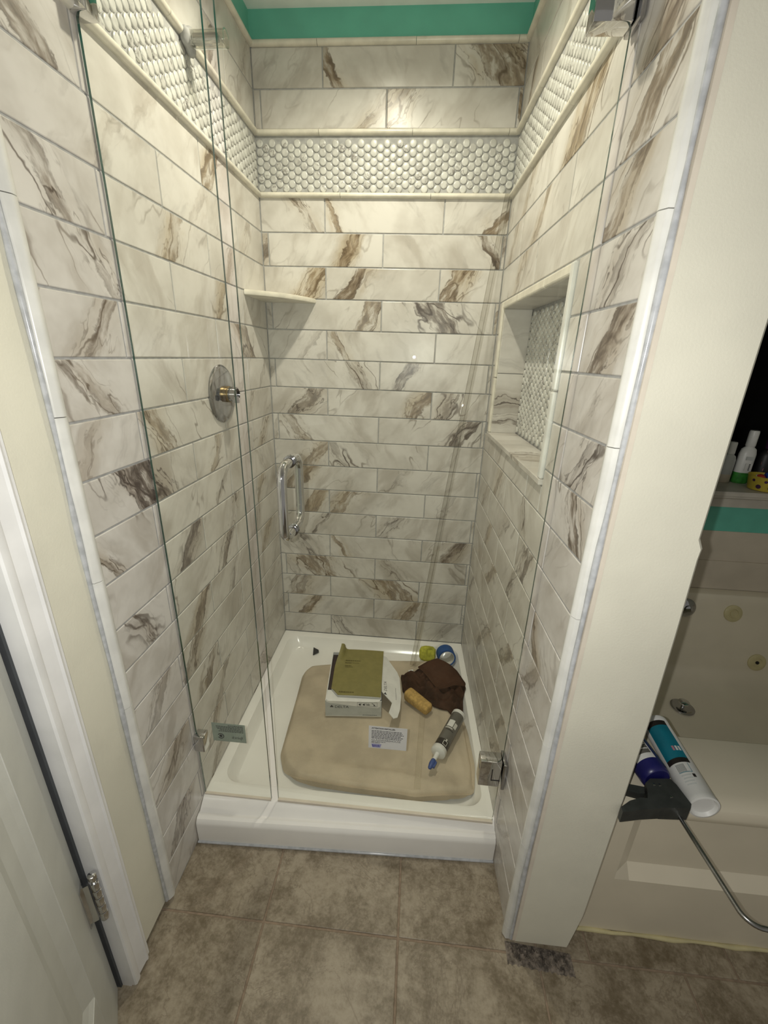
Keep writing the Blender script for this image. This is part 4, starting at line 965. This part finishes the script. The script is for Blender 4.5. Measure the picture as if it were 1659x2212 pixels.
g = G(); g.tube([(TX0 + 0.002 + (TX1 - TX0) * i / 30, -0.995 + 0.0015 * math.sin(i * 2.2), 0.003) for i in range(31)], [0.005 * (1 + 0.3 * math.sin(i * 1.7)) for i in range(31)], 8); under(tub, g.obj('caulk_bead', M['jet'], None, 60))
def wall_at(z): return -0.062 - 0.058 * (0.46 - z) / 0.27
tilt = math.atan2(0.058, 0.27)
for x, z in ((1.950, 0.425), (2.078, 0.222)):
    T = TR(x, wall_at(z) - 0.001, z) @ Matrix.Rotation(math.pi / 2 - tilt, 4, 'X')
    g = G(); g.lathe([(0.036, -0.002), (0.036, 0.004), (0.032, 0.007), (0.020, 0.0065), (0.018, 0.003)], T, 28); j = under(tub, g.obj('jet', M['jet'], None, 40))
    g = G(); g.lathe([(0.013 if z > 0.3 else 0.007, 0.002), (0.013 if z > 0.3 else 0.007, 0.006)], T, 16); g.obj('nozzle', M['jet'] if z > 0.3 else M['black'], j, 40)
T = TR(1.758, wall_at(0.437), 0.437) @ Matrix.Rotation(math.pi / 2 - tilt, 4, 'X')
g = G(); g.lathe([(0.040, -0.002), (0.040, 0.006), (0.030, 0.014), (0.014, 0.018), (0.014, 0.026), (0.010, 0.028)], T, 28); under(tub, g.obj('overflow_plate', M['chrome_dk'], None, 40))
T = TR(1.700, -0.300, 0.1205)
g = G(); g.lathe([(0.042, -0.001), (0.042, 0.002), (0.030, 0.004), (0.022, 0.003)], T, 28); dr = under(tub, g.obj('drain', M['chrome_dk'], None, 40))
g = G(); g.lathe([(0.006, 0.003), (0.006, 0.020), (0.019, 0.022), (0.019, 0.027), (0.008, 0.031)], T, 22); g.obj('stopper', M['chrome'], dr, 40)

# alcove wall with window over the tub
g = G(); g.box(1.045, 2.62, 0.0, 0.17, 0.0, 0.763, 0); g.box(1.045, 2.62, 0.003, 0.17, 0.763, 0.900, 1)
g.box(1.045, 1.40, 0.003, 0.17, 0.900, ZC, 1); g.box(2.50, 2.62, 0.003, 0.17, 0.900, ZC, 1); g.box(1.40, 2.50, 0.003, 0.17, 2.05, ZC, 1)
g.box(1.045, 2.62, -0.006, 0.0, 0.502, 0.632, 0)
wa = g.obj('wall_alcove', [M['splash'], M['green']], smooth=0); struct(wa, 'tub alcove wall, beige panel below a sea green painted band', 'wall')
g = G(); prf = [(-0.058, 0.946), (-0.062, 0.940), (-0.062, 0.930), (-0.050, 0.926), (-0.050, 0.918), (-0.030, 0.910), (-0.030, 0.876), (0.0025, 0.874), (0.0025, 0.9), (0.150, 0.900), (0.150, 0.946)]
g.loft([[Vector((x, y, z)) for y, z in prf] for x in (1.37, 2.53)], True, True); ws = g.obj('trim_3', M['sill'], smooth=30); struct(ws, 'white moulded window sill ledge over the tub', 'window sill')
wn = empty('window_1', (1.95, 0.155, 0.947)); struct(wn, 'black night window above the tub ledge', 'window')
g = G(); g.box(1.44, 2.46, 0.150, 0.156, 0.985, 2.01); under(wn, g.obj('pane', M['night'], None, 0))
for a, b_, c_, d_ in ((1.40, 1.44, 0.947, 2.05), (2.46, 2.50, 0.947, 2.05)): g = G(); g.box(a, b_, 0.140, 0.168, c_, d_); under(wn, g.obj('frame_side', M['gun'], None, 0))
g = G(); g.box(1.44, 2.46, 0.140, 0.168, 0.947, 0.985); under(wn, g.obj('frame_bottom', M['gun'], None, 0))
g = G(); g.box(1.44, 2.46, 0.140, 0.168, 2.01, 2.05); under(wn, g.obj('frame_top', M['gun'], None, 0))
SZ = 0.9465
def bottle(name, x, y, r, h, label, bodym, lowm=None, capm='white_pl', flat=0.8):
    root = empty(name, (x, y, SZ), label, 'bottle'); S = Matrix.Diagonal((1, flat, 1, 1))
    hb = h * 0.70
    g = G(); g.lathe([(r * 0.9, 0), (r, 0.004), (r, hb * 0.30)], S, 26, 0, True, False); g.obj('lower_body', M[lowm or bodym], root, 40)
    g = G(); g.lathe([(r, hb * 0.30), (r, hb * 0.80), (r * 0.86, hb * 0.93), (r * 0.5, hb), (r * 0.42, hb * 1.03)], S, 26, 0, False, True); g.obj('body', M[bodym], root, 40)
    g = G(); g.lathe([(r * 0.52, hb * 1.01), (r * 0.56, hb * 1.02), (r * 0.56, h * 0.97), (r * 0.50, h)], None, 22); g.obj('cap', M[capm], root, 40)
    return root
bt = bottle('lotion_bottle', 1.924, 0.098, 0.030, 0.213, 'white lotion bottle with green base standing on the window ledge', 'white_pl', 'leafgreen')
g = G(); g.box(-0.012, 0.014, -0.0255, -0.0235, 0.055, 0.085); g.obj('label_panel', M['paper'], bt, 0)
for i in range(5):
    g = G(); g.box(0.000, 0.006, -0.0260, -0.0256, 0.057 + i * 0.0055, 0.0605 + i * 0.0055); g.obj('barcode_bar', M['ink'], bt, 0)
g = G(); g.box(-0.016, 0.010, -0.0252, -0.0225, 0.098, 0.112); g.obj('label_band', M['carton_grey'], bt, 0)
bottle('shampoo_bottle', 1.858, 0.098, 0.026, 0.165, 'slim pale bottle half hidden between the pillar and the lotion bottle', 'carton_grey', 'splash')
db = bottle('dark_bottle', 2.010, 0.105, 0.034, 0.200, 'black bottle with pink blotches behind the yellow basket', 'black', 'purple', 'purple')
for i, (a, z, s) in enumerate(((-2.3, 0.140, 0.010), (-2.6, 0.085, 0.008), (-2.2, 0.060, 0.007))):
    g = G(); g.lathe([(s, 0), (s * 0.8, 0.0012)], TR(0.033 * math.cos(a), 0.0275 * math.sin(a), z) @ Matrix.Rotation(math.pi / 2, 4, 'X') @ Matrix.Rotation(-(a + math.pi / 2), 4, 'Y'), 12); g.obj('blotch', M['pink'], db, 40)
by = empty('toy_basket', (1.950, 0.000, SZ), 'yellow spotted plastic basket of bath toys on the window ledge', 'basket')
g = G(); g.lathe([(0.046, 0.0), (0.050, 0.002), (0.058, 0.052), (0.0595, 0.056), (0.0565, 0.056), (0.048, 0.006)], None, 36); g.obj('bowl', M['yellow'], by, 40)
for k in range(9):
    a = -2.9 + k * 0.35; z = 0.018 if k % 2 else 0.040; r = 0.0085 if k % 2 else 0.0055
    rr_ = 0.0502 + 0.008 * (z - 0.002) / 0.05
    g = G(); g.lathe([(r, 0), (r * 0.9, 0.0012)], TR(rr_ * math.cos(a), rr_ * math.sin(a), z) @ RZ(a) @ Matrix.Rotation(math.pi / 2 + 0.16, 4, 'Y'), 14); g.obj('spot', M['purple'], by, 40)
def ball(name, x, y, z, r, mat, label, extra=None):
    bm = bmesh.new(); bmesh.ops.create_uvsphere(bm, u_segments=20, v_segments=14, radius=r); me = bpy.data.meshes.new(name); bm.to_mesh(me); bm.free(); me.materials.append(M[mat]); me.shade_smooth()
    root = empty(name, (x, y, z), label, 'toy'); link('ball', me, root)
    g = G(); g.tube([(r * 1.01 * math.cos(2 * math.pi * i / 24), r * 1.01 * math.sin(2 * math.pi * i / 24), 0.0) for i in range(25)], r * 0.09, 6); s_ = g.obj('stripe', M[extra], root, 60); s_.rotation_euler = (0.6, 0.5, 0)
    return root
ball('blue_ball', 1.962, 0.002, SZ + 0.048, 0.022, 'blue_toy', 'blue toy ball in the yellow basket', 'navy')
ball('red_ball', 1.921, -0.006, SZ + 0.045, 0.017, 'red', 'small red and white toy ball in the yellow basket', 'white_pl')

g = G(); g.box(2.60, 2.66, -1.05, 0.0, 0.0, ZC); struct(g.obj('wall_end', M['paint'], smooth=0), 'unseen cream wall added at the far end of the tub to block ambient light', 'wall')  # out of view, added to keep ambient light out of the tub alcove

# ---- caulking gun with its cartridge, and a teal tube, on the tub deck
DZ = 0.5005
cg = empty('caulking_gun', (1.17, -1.0, DZ), 'dark grey caulking gun lying on the tub edge with its steel rod sticking out', 'caulking gun')
def gp(name, poly, z0, z1, mat, r=0): 
    g = G(); g.prism(poly, z0, z1); return under(cg, g.obj(name, M[mat], None, 30))
gp('body', [(1.137, -0.986), (1.180, -0.982), (1.187, -0.995), (1.194, -1.036), (1.187, -1.046), (1.150, -1.0485), (1.129, -1.050), (1.110, -1.031), (1.118, -1.013), (1.121, -0.998)], DZ + 0.010, DZ + 0.0445, 'gun')
gp('handle', [(1.1285, -1.0505), (1.090, -1.0565), (1.0450, -1.0660), (1.0455, -1.0560), (1.0700, -1.0405), (1.0960, -1.0310), (1.1095, -1.0312)], DZ + 0.012, DZ + 0.0425, 'gun')
gp('trigger', [(1.062, -0.994), (1.076, -0.996), (1.1195, -1.001), (1.1130, -1.016), (1.100, -1.018), (1.062, -1.010)], DZ + 0.020, DZ + 0.0365, 'gun')
rodp = [Vector((1.170, -0.985, DZ + 0.016)), Vector((1.174, -1.060, DZ + 0.016)), Vector((1.185, -1.180, DZ + 0.013))] + [Vector((1.187 + 0.028 * (1 - math.cos(math.pi / 2 * i / 8)), -1.195 - 0.026 * math.sin(math.pi / 2 * i / 8), DZ + 0.012)) for i in range(9)] + [Vector((1.250, -1.226, DZ + 0.010)), Vector((1.262, -1.226, DZ + 0.010))]
g = G(); g.tube(rodp, 0.0043, 10); under(cg, g.obj('rod', M['rod'], None, 60))
for x, y in ((1.150, -1.000), (1.160, -1.025), (1.138, -1.000)):
    g = G(); g.lathe([(0.003, 0.0440), (0.003, 0.0455), (0.002, 0.0460)], TR(x, y, DZ), 10); under(cg, g.obj('rivet', M['rod'], None, 40))
gr, gl = cartridge('navy_cartridge', (1.158, -0.979, DZ + 0.0335), (1.128, -0.770, DZ + 0.0335), 0.032, 'navy blue sealant cartridge with white label loaded in the caulking gun', 'sealant tube', None, None)
g = G(); g.lathe([(0.0275, 0.0), (0.0305, 0.003), (0.0320, 0.012), (0.0320, gl)], None, 26); g.obj('body', M['navy'], gr, 40)
rm2 = gr.rotation_euler.to_matrix(); ul = rm2.transposed() @ Vector((-0.2, -0.3, 0.93)); a2 = math.atan2(ul.y, ul.x)
wrap(gr, 0.030, 0.110, a2 - 0.9, a2 + 0.55, 0.0323, M['paper']); wrap(gr, 0.042, 0.105, a2 - 0.75, a2 + 0.45, 0.0325, M['tube_grey'])
for i in range(4): wrap(gr, 0.052 + 0.012 * i, 0.0545 + 0.012 * i, a2 - 0.1, a2 + 0.4, 0.0327, M['paper'], 'print_line', 5)
tt, tl = cartridge('teal_cartridge', (1.2255, -1.032, DZ + 0.0315), (1.2330, -0.818, DZ + 0.0315), 0.0245, 'white sealant tube with teal label lying on the tub edge', 'sealant tube', None, None)
g = G(); g.lathe([(0.023, 0.007), (0.0265, 0.0), (0.0305, 0.001), (0.0305, 0.010), (0.0300, 0.011), (0.0300, tl - 0.012), (0.0305, tl - 0.011), (0.0305, tl - 0.001), (0.028, tl)], None, 28); g.obj('body', M['white_pl'], tt, 40)
rm3 = tt.rotation_euler.to_matrix(); u3 = rm3.transposed() @ Vector((-0.25, -0.25, 0.93)); a3 = math.atan2(u3.y, u3.x)
_sg = 1 if (rm3 @ Vector((math.cos(a3 + 0.3), math.sin(a3 + 0.3), 0))).x > 0.0 and (rm3 @ Vector((math.cos(a3 + 0.6), math.sin(a3 + 0.6), 0))).x > (rm3 @ Vector((math.cos(a3 - 0.6), math.sin(a3 - 0.6), 0))).x else -1
def w3(z0, z1, p0, p1, mat, name='label_patch', k=0.0): wrap(tt, z0, z1, a3 + _sg * p0, a3 + _sg * p1, 0.0302 + k, M[mat], name, 8)
w3(0.094, tl - 0.030, -1.1, 0.55, 'teal'); w3(0.082, 0.094, -1.1, 0.55, 'tube_dark'); w3(tl - 0.030, tl - 0.016, -1.1, 0.55, 'tube_dark')
for i in range(3): w3(0.112, 0.124, -0.15 + 0.22 * i, 0.0 + 0.22 * i, ('pink', 'paper', 'paper')[i], 'label_letter', 0.0002)
for i in range(5): w3(0.030 + 0.0068 * i, 0.033 + 0.0068 * i, -0.55 - 0.05 * (i % 2), 0.05, 'carton_grey', 'print_line', 0.0002)
for i in range(8): w3(0.060, 0.078, -0.62 + 0.075 * i, -0.59 + 0.075 * i, 'ink', 'barcode_bar', 0.0002)
w3(0.046, 0.054, 0.14, 0.34, 'tube_dark', 'label_square', 0.0002)
w3(0.058, 0.0592, -0.65, 0.25, 'teal', 'label_rule', 0.0003); w3(0.058, 0.080, 0.235, 0.265, 'teal', 'label_rule', 0.0003)
